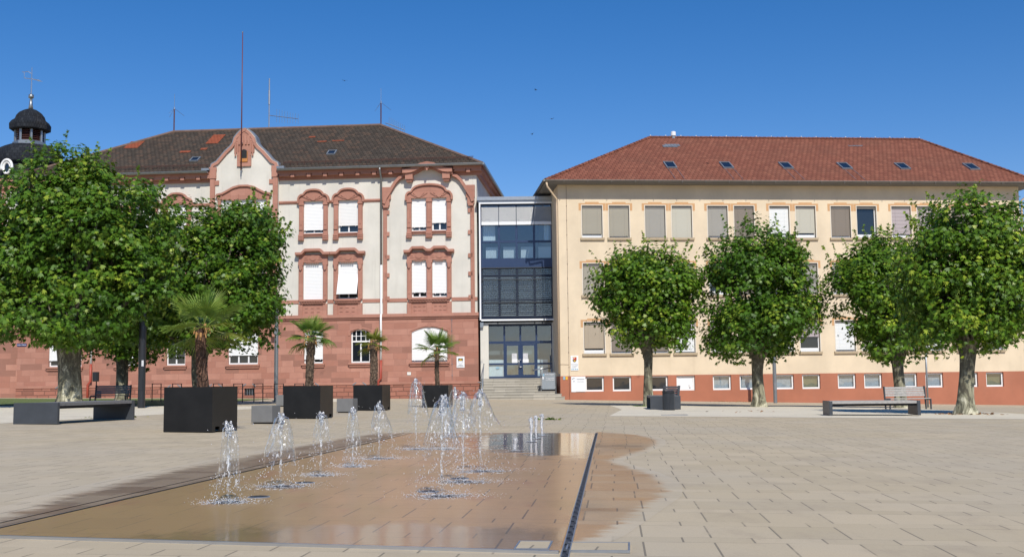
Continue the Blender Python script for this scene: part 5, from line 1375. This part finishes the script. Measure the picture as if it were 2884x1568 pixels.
# ------------------------------------------------------------------ street furniture
def cube_seat(fr, rz, s, h, label):
    c = math.cos(rz); sn = math.sin(rz); cx, cy = fr[0]-c*s/2-sn*s/2, fr[1]-sn*s/2+c*s/2
    o = empty('stone_cube', (cx, cy, gz(cx, cy)), rz, label, 'seat cube', 'grey cube seats between the planters')
    MB().box(-s/2, s/2, -s/2, s/2, .04, h).build('block', M['concrete'], o, bevel=.012)
    MB().box(-s/2+.04, s/2-.04, -s/2+.04, s/2-.04, -.03, .04).build('plinth', M['dark'], o)
cube_seat((-6.21, 28.5), R(-10), .57, .47, 'nearest grey concrete cube seat with palm shadow, between the first and second planters')
cube_seat((-5.66, 39.0), R(-9), .59, .5, 'grey concrete cube seat standing before the third planter')
cube_seat((-9.95, 49.2), R(-8), .62, .52, 'grey concrete cube seat half hidden behind the second planter near the grey lamp post')

def lounger(loc, rz, L, label, wood='wood_grey', W=1.25, h=.54, slope=.0):
    """wide seat without backrest; origin at the near-left foot, x across the near end panel, y along the seat"""
    o = empty('lounger_bench', G(*loc), rz, label, 'bench', 'wide low benches without backrests')
    for y0, dx in ((0, 0), (L-.12, 0)):
        m = MB(); m.prism([(0, 0), (W, 0), (W, h), (0, h)], y0, y0+.1); m.build('end_panel', M['anthracite'], o, bevel=.006)
    s = MB(); n = 11; w = (W-.04)/n
    for i in range(n): s.box(.02+i*w, .02+(i+1)*w-.012, .1, L-.12, h-.09, h-.005)
    s.build('seat', M[wood], o, bevel=.004)
    m = MB(); m.box(.1, W-.1, .1, L-.12, h-.16, h-.095); m.build('under_frame', M['dark'], o)
    return o
lounger((-12.80, 28.35), R(-11), 3.75, 'wide low bench with grey end panels in front of the biggest plane tree', 'wood_dark')
o = lounger((5.45, 44.1), R(-4), 2.9, 'wide low bench seen end on behind the ribbed litter bin', 'wood_dark', W=1.2)
def lounger_x(loc, rz, L, label):
    """the same bench lying across the view: end panels left and right"""
    o = lounger((loc[0], loc[1]), rz-PI/2, L, label)
    return o
o = lounger((10.28, 36.85), R(-6)-PI/2, 2.86, 'wide low bench with pale weathered slats and end panels on the right hand gravel', h=.47)

def slat_bench(loc, rz, L, label, wood='wood_grey'):
    """bench with a slatted backrest; origin at its middle, facing -y"""
    o = empty('slat_bench', G(*loc), rz, label, 'bench', 'slatted benches with backrests')
    s = MB()
    for i in range(5): s.box(-L/2, L/2, -.24+i*.1, -.16+i*.1, .43, .465)
    s.build('seat', M[wood], o, bevel=.004)
    b = MB()
    for i in range(4):
        z = .54+i*.1; y = .27+.03*i; b.add([(-L/2, y, z), (L/2, y, z), (L/2, y+.035, z), (-L/2, y+.035, z), (-L/2, y+.025, z+.085), (L/2, y+.025, z+.085), (L/2, y+.06, z+.085), (-L/2, y+.06, z+.085)], [(0,3,2,1),(4,5,6,7),(0,1,5,4),(1,2,6,5),(2,3,7,6),(3,0,4,7)])
    b.build('backrest', M[wood], o)
    for x in (-L/2-.04, L/2):
        f = MB(); f.prism([(0, 0), (.05, 0), (.05, .001)], 0, .001) if False else None
        f.add([(x, -.25, 0), (x+.04, -.25, 0), (x+.04, -.25, .43), (x, -.25, .43), (x, -.17, 0), (x+.04, -.17, 0), (x+.04, -.17, .43), (x, -.17, .43)], [(0,1,2,3),(5,4,7,6),(4,0,3,7),(1,5,6,2),(3,2,6,7)])
        f.add([(x, .2, 0), (x+.04, .2, 0), (x+.04, .3, .95), (x, .3, .95), (x, .28, 0), (x+.04, .28, 0), (x+.04, .41, .95), (x, .41, .95)], [(0,1,2,3),(5,4,7,6),(4,0,3,7),(1,5,6,2),(3,2,6,7)])
        f.box(x, x+.04, -.17, .2, .38, .43); f.build('side_frame', M['anthracite'], o)
    return o
slat_bench((-19.4, 53.2), R(-8), 1.75, 'dark slatted bench with a backrest behind the left low bench', 'wood_dark')
slat_bench((16.25, 45.6), R(4), 1.68, 'pale slatted bench with a backrest behind the right hand lounger')
slat_bench((6.5, 47.7), R(-74), 1.5, 'slatted bench seen end on behind the litter bin by the thin trunked tree', 'wood_dark')

def litter_bin(loc, label):
    o = empty('litter_bin', G(*loc), 0, label, 'litter bin')
    MB().lathe([(.195, .03), (.2, .06), (.2, .68), (.17, .7)], 20).build('liner', M['post_black'], o)
    m = MB(); n = 30
    for k in range(n):
        a = 2*PI*k/n; c, s = math.cos(a), math.sin(a)
        m.add([(c*.2-s*.013, s*.2+c*.013, .02), (c*.2+s*.013, s*.2-c*.013, .02), (c*.235+s*.011, s*.235-c*.011, .02), (c*.235-s*.011, s*.235+c*.011, .02),
               (c*.2-s*.013, s*.2+c*.013, .7), (c*.2+s*.013, s*.2-c*.013, .7), (c*.235+s*.011, s*.235-c*.011, .7), (c*.235-s*.011, s*.235+c*.011, .7)], [(0,3,2,1),(4,5,6,7),(0,1,5,4),(1,2,6,5),(2,3,7,6),(3,0,4,7)])
    m.build('ribs', M['anthracite'], o)
    MB().lathe([(.21, .66), (.245, .66), (.245, .74), (.2, .76), (.19, .72)], 24, caps=False).build('top_ring', M['post_black'], o); MB().lathe([(.22, .0), (.24, .0), (.24, .05), (.2, .05)], 20).build('foot_ring', M['post_black'], o)
litter_bin((6.04, 43.1), 'dark ribbed litter bin in front of the end panel of a low bench')
x, y, _ = wl(-26.1, -1.6, 0)
o = empty('wall_bin', (x, y, gz(x, y)), TH_L, 'black litter bin on a post before the sandstone plinth on the left', 'litter bin')
MB().lathe([(.2, 1.15), (.22, 1.2), (.22, 1.78), (.2, 1.8)], 16).build('bucket', M['post_black'], o); MB().tube([(0, .1, 0), (0, .1, 1.3)], .04, 8).build('post', M['post_black'], o)

def lamp_post(loc, r, h, m, label, head=True, collar=None):
    o = empty('lamp_post', G(*loc), 0, label, 'lamp post', 'tall lamp posts on the square')
    MB().lathe([(r, -.1), (r, h*.55), (r*.94, h*.6), (r*.9, h)], 18).build('post', M[m], o, smooth=False)
    k = MB(); k.lathe([(r*1.25, h), (r*1.4, h+.06), (r*1.4, h+.16), (r*.9, h+.2)], 18); k.build('lamp_head', M['steel_grey'], o)
    k = MB(); k.box(-.07, .07, -r-.012, -r+.03, .75, 1.25); k.build('service_door', M[m], o)
    return o
o = lamp_post((-15.66, 46.6), .15, 6.0, 'post_black', 'thick black lamp post beside the biggest plane tree')
k = MB(); k.add([(.03+.0, -.152, 1.75), (.1, -.115, 1.75), (.1, -.115, 2.0), (.03, -.152, 2.0)], [(0, 1, 2, 3)]); k.build('sticker', M['sign_white'], o)
o = lamp_post((-13.3, 62), .115, 5.6, 'zinc', 'grey steel lamp post in front of the sandstone house beside the second planter')
k = MB(); k.box(-.1, .0, -.16, -.1, 3.75, 3.95); k.build('camera_box', M['lead'], o)
lamp_post((16.2, 68.5), .115, 5.0, 'zinc', 'grey steel lamp post rising behind the tall egg shaped plane tree')
o = empty('sign_post', G(20.2, 54), 0, 'thin grey post with a blue name sign between the two right hand trees', 'sign post')
MB().tube([(0, 0, -.1), (0, 0, 3.35)], .045, 10).build('post', M['steel_grey'], o, smooth=True)
k = MB(); k.box(-.78, -.04, -.015, .015, 3.02, 3.3); k.build('name_plate', M['sign_blue'], o)
text_mesh('lettering', 'Luitpoldplatz', .12, M['print_white'], o, (-.41, -.02, 3.16))

proto = None
for i in range(8):
    px = -19.85+i*1.12
    if proto is None:
        proto = empty('bike_hoop', G(px, 60.8), R(-5), 'thin black bicycle hoop on the lawn edge in front of the sandstone plinth', 'bicycle stand', 'row of bicycle hoops in front of the sandstone house')
        k = MB(); k.tube([(0, 0, -.05), (0, 0, 1.0)], .028, 8); k.tube([(.5, 0, -.05), (.5, 0, 1.0)], .028, 8); k.build('upright', M['post_black'], proto)
        k = MB(); k.box(-.028, .528, -.02, .02, .985, 1.02); k.build('top_bar', M['post_black'], proto)
        o = proto
    else:
        o = copy_tree(proto); o.location = G(px, 60.8)
hoop_say = ['leftmost of the thin black bicycle hoops, behind the black lamp post', 'second black bicycle hoop from the left, just right of the black lamp post', 'third black bicycle hoop from the left, at the left edge of the nearest planter', 'fourth black bicycle hoop from the left, behind the nearest planter and its palm trunk',
            'fifth black bicycle hoop from the left, right of the palm trunk', 'sixth black bicycle hoop from the left, at the right edge of the nearest planter', 'seventh black bicycle hoop from the left, before the barred cellar window', 'rightmost of the thin black bicycle hoops, beside the grey lamp post']
hoops = [o for o in SC.objects if o.name.startswith('bike_hoop')]
for o, s in zip(sorted(hoops, key=lambda o: o.location.x), hoop_say): o['label'] = s

# ------------------------------------------------------------------ fountain
def strip(name, a, b, w, h, m, label, z=.0):
    """a straight bar lying on the sloping ground from a to b"""
    d = Vector((b[0]-a[0], b[1]-a[1])); L = d.length; d /= L; s = Vector((-d.y, d.x))*w/2; mb = MB(); n = max(2, int(L/1.5)); vs = []
    for i in range(n+1):
        t = i/n; p = Vector((a[0]+(b[0]-a[0])*t, a[1]+(b[1]-a[1])*t)); g = gz(p.x, p.y)+z
        vs += [(p.x-s.x, p.y-s.y, g), (p.x+s.x, p.y+s.y, g), (p.x+s.x, p.y+s.y, g+h), (p.x-s.x, p.y-s.y, g+h)]
    fs = []
    for i in range(n):
        k = 4*i; fs += [(k+j, k+(j+1) % 4, k+4+(j+1) % 4, k+4+j) for j in range(4)]
    fs += [(0, 3, 2, 1), (4*n, 4*n+1, 4*n+2, 4*n+3)]
    mb.add(vs, fs)
    return mb
dr = empty('drain_channel', (0, 0, 0), 0, 'long slotted steel drain along the right edge of the fountain floor', 'drain')
A, B_ = (.295, 6.72), (1.735, 23.25)
strip('d', A, B_, .04, .006, None, '', .006).build('dark_slot', M['slot'], dr)
for s in (-.024, .024):
    strip('d', (A[0]+s, A[1]), (B_[0]+s, B_[1]), .007, .016, None, '', .002).build('steel_rail', M['steel_grey'], dr)
gr = MB(); n = 220
for i in range(n):
    t = i/n; x = A[0]+(B_[0]-A[0])*t; y = A[1]+(B_[1]-A[1])*t; g = gz(x, y)+.016
    j = .01 if i % 4 < 2 else -.004
    gr.v += [(x-.021, y, g), (x-.016+j, y, g), (x+.009+j, y, g), (x+.021, y, g)]
    if i:
        k = 4*i; gr.f += [(k-4, k-3, k+1, k), (k-2, k-1, k+3, k+2)]
        if i % 4 == 0: gr.f.append((k-3, k-2, k+2, k+1))
gr.build('grating', M['drain_iron'], dr)
e = empty('edge_strip', (0, 0, 0), 0, 'thin bright steel strip along the near edge of the fountain floor', 'steel edging')
strip('e', (.27, 6.93), (-4.4, 7.78), .022, .02, None, '', .0).build('steel_bar', M['steel'], e); strip('e', (.27, 6.97), (-4.4, 7.82), .05, .010, None, '', .0).build('dark_joint', M['slot'], e)
e = empty('edge_groove', (0, 0, 0), 0, 'dark narrow double groove along the left edge of the fountain floor', 'groove')
strip('e', (-3.80, 7.4), (-2.13, 23.42), .014, .010, None, '').build('groove_line', M['slot'], e); strip('e', (-3.98, 7.4), (-2.31, 23.42), .006, .006, None, '').build('outer_line', M['slot'], e)
for a, b, lab in (((.02, 7.05), (.22, 7.38), 'square steel framed paving lid at the near right corner inside the fountain floor'), ((.34, 6.98), (.72, 7.32), 'square framed paving lid just right of the near end of the drain')):
    e = empty('inspection_lid', G((a[0]+b[0])/2, (a[1]+b[1])/2, .0), -R(6), lab, 'drain lid'); w, d = (b[0]-a[0])/2, (b[1]-a[1])/2
    MB().box(-w, w, -d, d, .0, .014).build('lid', M['paving'], e); k = MB()
    for p in ((-w-.012, -w, -d, d), (w, w+.012, -d, d), (-w-.012, w+.012, -d-.012, -d), (-w-.012, w+.012, d, d+.012)): k.box(p[0], p[1], p[2], p[3], .0, .017)
    k.build('lid_frame', M['steel_grey'], e)

def jet(loc, h, rb, hb, seed, label, kind='bell', lean=(0, 0)):
    """rb = radius of the falling sheet, hb = how far down the sheet holds together (share of h)"""
    rd = random.Random(seed); rg = np.random.default_rng(seed)
    T = empty('water_jet', G(loc[0], loc[1], .008), 0, label, 'fountain jet', 'water jets of the fountain')
    rc = .0125 if h > .5 else .02
    c = MB(); n = 12; rings = max(10, int(h*46))
    jj = lambda i, k: 1+.22*math.sin(i*.9+k*2.1+seed)*(.4+.6*i/rings)+rd.uniform(-.3, .3)
    prof = []
    for i in range(rings+1):
        t = i/rings
        r = rc*(.7+.6*t+(1.3*max(0, t-.78)/.22 if kind == 'bell' else .25*t)); z = h*t
        prof.append((r*(1 if t < .96 else .7 if t < .99 else .25), z))
    c.lathe(prof, n, jit=jj); wx = rd.uniform(0, 6); c.v = [(x+.006*math.sin(z*19+wx)*min(1, z*6), y+.006*math.cos(z*23+wx)*min(1, z*6), z) for x, y, z in c.v]; ob = c.build('jet_core', M['water_core'] if kind == 'bell' else M['foam'], T, smooth=True)
    # sheet
    if kind == 'bell':
        s = MB(); n = 44; rings = 30; vs = []
        ph = [rd.uniform(0, 6.28) for _ in range(6)]
        topr = rc*3.6
        for i in range(rings+1):
            t = i/rings; z = h*(1-.02)-h*hb*t
            r = topr+(rb-topr)*(t**.8) if t > .0 else topr
            cap = min(1, (t/.06)) if t < .06 else 1
            for k in range(n):
                a = 2*PI*k/n
                q = r*cap*(1+.10*math.sin(2*a+ph[0]+3*t)+.09*math.sin(3*a+ph[1]-4*t)+.05*math.sin(7*a+ph[2]+9*t)+.03*math.sin(11*a+ph[3]))
                vs.append((q*math.cos(a)+lean[0]*t*h, q*math.sin(a)+lean[1]*t*h, z+.012*math.sin(5*a+ph[4]+6*t)*(t > .1)))
        fs = []
        edge = [1-.32*abs(math.sin(2.5*2*PI*k/n+ph[5]))*rd.uniform(.6, 1.3) for k in range(n)]
        for i in range(rings):
            for k in range(n):
                t = i/rings
                if t > edge[k] or (t > .55 and rd.random() < (t-.55)*.5): continue
                fs.append((i*n+k, (i+1)*n+k, (i+1)*n+(k+1) % n, i*n+(k+1) % n))
        s.add(vs, fs); s.build('water_sheet', M['water'], T, smooth=True)
    # lumps at the head and drops falling
    d = MB()
    def drop(p, r): d.blob(p, r, (1, 1, rd.uniform(1, 2.2)))
    for _ in range(int(26 if h > .5 else 14)):
        a = rd.uniform(0, 6.28); r = rc*rd.uniform(.6, 2.4); drop((r*math.cos(a), r*math.sin(a), h*rd.uniform(.8, 1.0)), rd.uniform(.006, .015))
    nd = int(170*h/.7) if kind == 'bell' else 60
    for _ in range(nd):
        t = rd.random()**.7; a = rd.uniform(0, 6.28)
        zt = h*(1-hb*.7)*(1-t) if kind == 'bell' else h*(1-t)
        r = (rb if kind == 'bell' else rc*2)*rd.gauss(1.0, .22)*(1+.25*t)
        drop((r*math.cos(a)+lean[0]*h, r*math.sin(a)+lean[1]*h, max(.01, zt)), rd.uniform(.002, .0055))
    for _ in range(int(90*h)):
        z = h*rd.random(); a = rd.uniform(0, 6.28); r = abs(rd.gauss(0, rb*.9)); drop((r*math.cos(a), r*math.sin(a), z), rd.uniform(.002, .0045))
    o = d.build('water_drops', M['drops'], T, smooth=True); o['kind'] = 'stuff'
    # splash at the foot
    f = MB()
    R0 = rb*1.35+.06 if kind == 'bell' else .07
    for _ in range(int(620 if kind == 'bell' else 150)):
        a = rd.uniform(0, 6.28); r = R0*abs(rd.gauss(.75, .38)); z = abs(rd.gauss(0, .016))
        f.blob((r*math.cos(a)*1.3, r*math.sin(a), z), rd.uniform(.0014, .0042), (1, 1, .8))
    for k in range(26):
        a = 2*PI*rd.random(); r = R0*rd.uniform(.4, 1.15); q = a+rd.uniform(.1, .25)
        f.tube([(r*math.cos(a), r*math.sin(a), .003), (r*1.05*math.cos((a+q)/2), r*1.05*math.sin((a+q)/2), .006), (r*math.cos(q), r*math.sin(q), .003)], [.001, .003, .001], 5)
    o = f.build('splash', M['foam'], T, smooth=True); o['kind'] = 'stuff'
    u = MB(); n = 40; R1 = R0*.95
    ph2 = [rd.uniform(0, 6.28) for _ in range(3)]
    for i in range(9):
        for k in range(n):
            a = 2*PI*k/n; q = R1*i/8*(1+.12*math.sin(2*a+ph2[0])+.1*math.sin(3*a+ph2[1])+.06*math.sin(5*a+ph2[2])); u.v.append((q*math.cos(a)*1.3, q*math.sin(a), .003))
    u.f = [(i*n+k, (i+1)*n+k, (i+1)*n+(k+1) % n, i*n+(k+1) % n) for i in range(8) for k in range(n)]
    ob = u.build('foam_puddle', M['puddle'], T); at = ob.data.attributes.new('soak', 'FLOAT', 'POINT'); at.data.foreach_set('value', [1-i/8 for i in range(9) for k in range(n)])
    p = MB(); p.lathe([(.10, -.002), (.10, .004), (.03, .006)], 20); p.build('nozzle_plate', M['slot'], T)
    return T
jets = [((-2.51, 9.79), .70, .11, .86, 1, 'tall narrow bell jet nearest the left front of the fountain'), ((-2.36, 11.27), .74, .19, .72, 2, 'wide cone shaped jet, second in the left hand row'),
        ((-2.19, 12.62), .71, .11, .5, 3, 'thin jet with two trailing water threads, third in the left hand row'), ((-2.02, 13.95), .74, .10, .93, 4, 'slender vase shaped jet, fourth in the left hand row'),
        ((-1.87, 15.4), .78, .17, .62, 5, 'leaning bell jet in front of the third planter, fifth in the left hand row'), ((-1.55, 17.6), 1.12, .21, .62, 6, 'tallest jet with spray blowing to its right, before the farthest planter'),
        ((-.67, 10.32), .92, .17, .62, 7, 'front jet of the middle row with drops falling round a thin column'), ((-.54, 11.8), .95, .2, .52, 8, 'second jet of the middle row with a lumpy head'),
        ((-.40, 13.2), .97, .22, .48, 9, 'right hand bell jet of the middle row, spreading to the right'), ((-1.08, 17.6), .86, .15, .5, 10, 'jet peeping out behind the front jet of the middle row'), ((-1.14, 21.6), .95, .2, .5, 13, 'farthest bell jet, behind the middle row and beside the far planter')]
leans = {5: (.06, 0), 6: (.05, 0), 9: (.05, 0), 3: (.02, 0)}
for loc, h, rb, hb, sd, lab in jets: jet(loc, h, rb, hb, sd, lab, lean=leans.get(sd, (0, 0)))
for loc, h, sd, lab in (((.02, 17.1), .2, 21, 'lowest little jet standing alone on the mirror wet floor'), ((.31, 19.7), .43, 22, 'left and nearest of the three small jets on the mirror wet floor'), ((.42, 20.9), .43, 23, 'middle of the three small jets on the mirror wet floor'), ((.56, 22.1), .43, 24, 'right and farthest of the three small jets on the mirror wet floor')):
    jet(loc, h, .04, .3, sd, lab, 'column')
for (x, y), lab in (((-2.35, 10.25), 'dark round floor light just behind the nearest left jet'), ((-2.2, 11.7), 'dark round floor light behind the wide cone jet'), ((-.83, 10.75), 'dark round floor light left behind the front middle jet'), ((-.6, 12.2), 'dark round floor light behind the second middle jet')):
    e = empty('floor_light', G(x, y, .008), 0, lab, 'floor light', 'dark floor lights beside the jets')
    MB().lathe([(.105, -.002), (.105, .005), (.09, .007)], 24).build('rim', M['steel_grey'], e); MB().lathe([(.085, .006), (.085, .008)], 24).build('lens', M['slot'], e)

# ------------------------------------------------------------------ small things
e = empty('drain_cover', G(5.28, 36.4, .006), R(-5), 'rusty flat rectangular metal cover in the pale gravel before the litter bin', 'cover')
MB().box(-.42, .42, -.16, .16, 0, .012).build('cover', M['mast'], e); k = MB(); k.box(-.44, .44, -.18, -.16, 0, .014); k.box(-.44, .44, .16, .18, 0, .014); k.build('cover_frame', M['steel_grey'], e)
def leaf_heap(loc, n, r, label, m, seed, name='fallen_leaves'):
    rg = np.random.default_rng(seed); x, y, z = G(*loc, .02)
    P = np.stack([x+rg.normal(0, r, n), y+rg.normal(0, r*.6, n), np.zeros(n)], 1)
    for i in range(n): P[i, 2] = gz(P[i, 0], P[i, 1])+.015+abs(rg.normal(0, .012))
    o = leaf_mesh(name, P, rg.normal(size=(n, 3))*.35+np.array([0, 0, 1]), rg.normal(size=(n, 3)), rg.uniform(.07, .16, n), rg.random(n), M[m], None)
    return tag(o, label, 'leaves', kind='stuff')
leaf_heap((1.05, 31.8), 34, .16, 'small green leafy twig lying on the paving', 'leaf', 4, 'leafy_twig')
leaf_heap((5.75, 51.0), 40, .2, 'green shoots at the foot of the thin trunked plane tree', 'leaf', 6, 'trunk_shoots')
leaf_heap((14.5, 71.3), 60, 1.0, 'dry brown leaves swept along the salmon plinth', 'deadleaf', 5); leaf_heap((8.6, 40.5), 10, .9, 'few dry brown leaves on the gravel', 'deadleaf', 9); leaf_heap((-12.0, 33.6), 50, .5, 'green and yellow leaves on the gravel by the first planter', 'frond_y', 10); leaf_heap((15.3, 37.3), 80, .55, 'pale dry litter round the flared foot of the right hand tree', 'deadleaf', 12)
def bird(loc, rz, s, label):
    o = empty('swift', loc, rz, label, 'bird', 'swifts in the sky')
    b = MB(); b.lathe([(.002, -.09), (.018, -.05), (.024, 0), (.016, .05), (.003, .1)], 8)
    b.v = [(x*s, z*s, y*s) for x, y, z in b.v]; b.build('body', M['bird'], o, smooth=True)
    w = MB()
    for k in (-1, 1): w.add([(0, .03*s, .0), (k*.1*s, .05*s, .03*s), (k*.22*s, -.04*s, .05*s), (k*.1*s, -.0*s, .03*s), (0, -.02*s, 0)], [(0, 1, 2, 3, 4), (4, 3, 2, 1, 0)])
    w.build('wings', M['bird'], o)
CAM_H, F_PX, CX, CY = 1.05, 3100., 1442., 784.
pit = math.atan((1078-784)/3100); rol = .0115
F = Vector((0, math.cos(pit), math.sin(pit))); U0 = Vector((0, -math.sin(pit), math.cos(pit))); R0 = Vector((1, 0, 0))
RT = R0*math.cos(rol)-U0*math.sin(rol); UP = R0*math.sin(rol)+U0*math.cos(rol)
for p, rz, lab in (((-9.2, 60, 17.9), .4, 'tiny dark swift high above the dark roof between flagpole and glass link'), ((1.45, 60, 17.25), 1.2, 'tiny dark swift high above the glass link'), ((2.3, 60, 15.6), -.5, 'tiny dark swift above the gap, lower right of the highest pair'), ((1.2, 60, 14.75), 2.2, 'lowest tiny dark swift above the glass link'), ((-26.4, 60, 14.3), .2, 'tiny dark swift left of the slate dome'), ((10.9, 60, 13.0), .7, 'tiny dark swift above the red brown roof ridge')): bird(p, rz, .9, lab)
wv = empty('overhead_wire', (0, 0, 0), 0, 'thin dark wire sagging between the right hand tree crowns in front of the yellow wall', 'wire')
k = MB(); pts = []
for i in range(13):
    t = i/12; pts.append((6.6+(17.0-6.6)*t, 56+1.5*t, 5.55+.75*t-1.0*4*t*(1-t)*.28))
k.tube(pts, .014, 4); k.build('cable', M['post_black'], wv)

# ------------------------------------------------------------------ light, sky, camera
EL, AZ = R(45), R(166)      # sun behind the camera and a little to its right
sd = Vector((math.sin(AZ)*math.cos(EL), math.cos(AZ)*math.cos(EL), math.sin(EL)))
L = bpy.data.lights.new('sun', 'SUN'); L.energy = 4.35; L.angle = R(.53); L.color = (1, .95, .87)
lo = bpy.data.objects.new('sun', L); COL.objects.link(lo); lo.rotation_euler = (-sd).to_track_quat('-Z', 'Y').to_euler()
W = bpy.data.worlds.new('World'); SC.world = W; W.use_nodes = True
nt = W.node_tree; bg = nt.nodes['Background']
sky = nt.nodes.new('ShaderNodeTexSky'); sky.sky_type = 'NISHITA'; sky.sun_disc = False
sky.sun_elevation = EL; sky.sun_rotation = AZ; sky.altitude = 100; sky.air_density = 1.0; sky.dust_density = .05; sky.ozone_density = 3.0
hs = nt.nodes.new('ShaderNodeHueSaturation'); hs.inputs['Saturation'].default_value = 1.38
ml = nt.nodes.new('ShaderNodeMix'); ml.data_type = 'RGBA'; ml.blend_type = 'MULTIPLY'; ml.inputs[0].default_value = 1; ml.inputs[7].default_value = (1, .87, 1, 1)
nt.links.new(sky.outputs[0], hs.inputs['Color']); nt.links.new(hs.outputs[0], ml.inputs[6]); nt.links.new(ml.outputs[2], bg.inputs[0]); bg.inputs[1].default_value = .105
cd = bpy.data.cameras.new('camera'); cam = bpy.data.objects.new('camera', cd); COL.objects.link(cam); SC.camera = cam
cd.sensor_width = 36; cd.sensor_fit = 'HORIZONTAL'; cd.lens = 36*F_PX/2884; cd.clip_start = .05; cd.clip_end = 2000
m3 = Matrix((RT, UP, -F)).transposed(); cam.matrix_world = Matrix.Translation((0, 0, CAM_H)) @ m3.to_4x4()
SC.view_settings.view_transform = 'Standard'; SC.view_settings.look = 'None'; SC.view_settings.exposure = .1; SC.view_settings.gamma = 1
SC.render.resolution_x, SC.render.resolution_y = 1024, 556
cy_ = SC.cycles; cy_.max_bounces = 10; cy_.transparent_max_bounces = 24; cy_.transmission_bounces = 8; cy_.glossy_bounces = 4; cy_.diffuse_bounces = 3
cy_.sample_clamp_indirect = 6; cy_.use_denoising = True
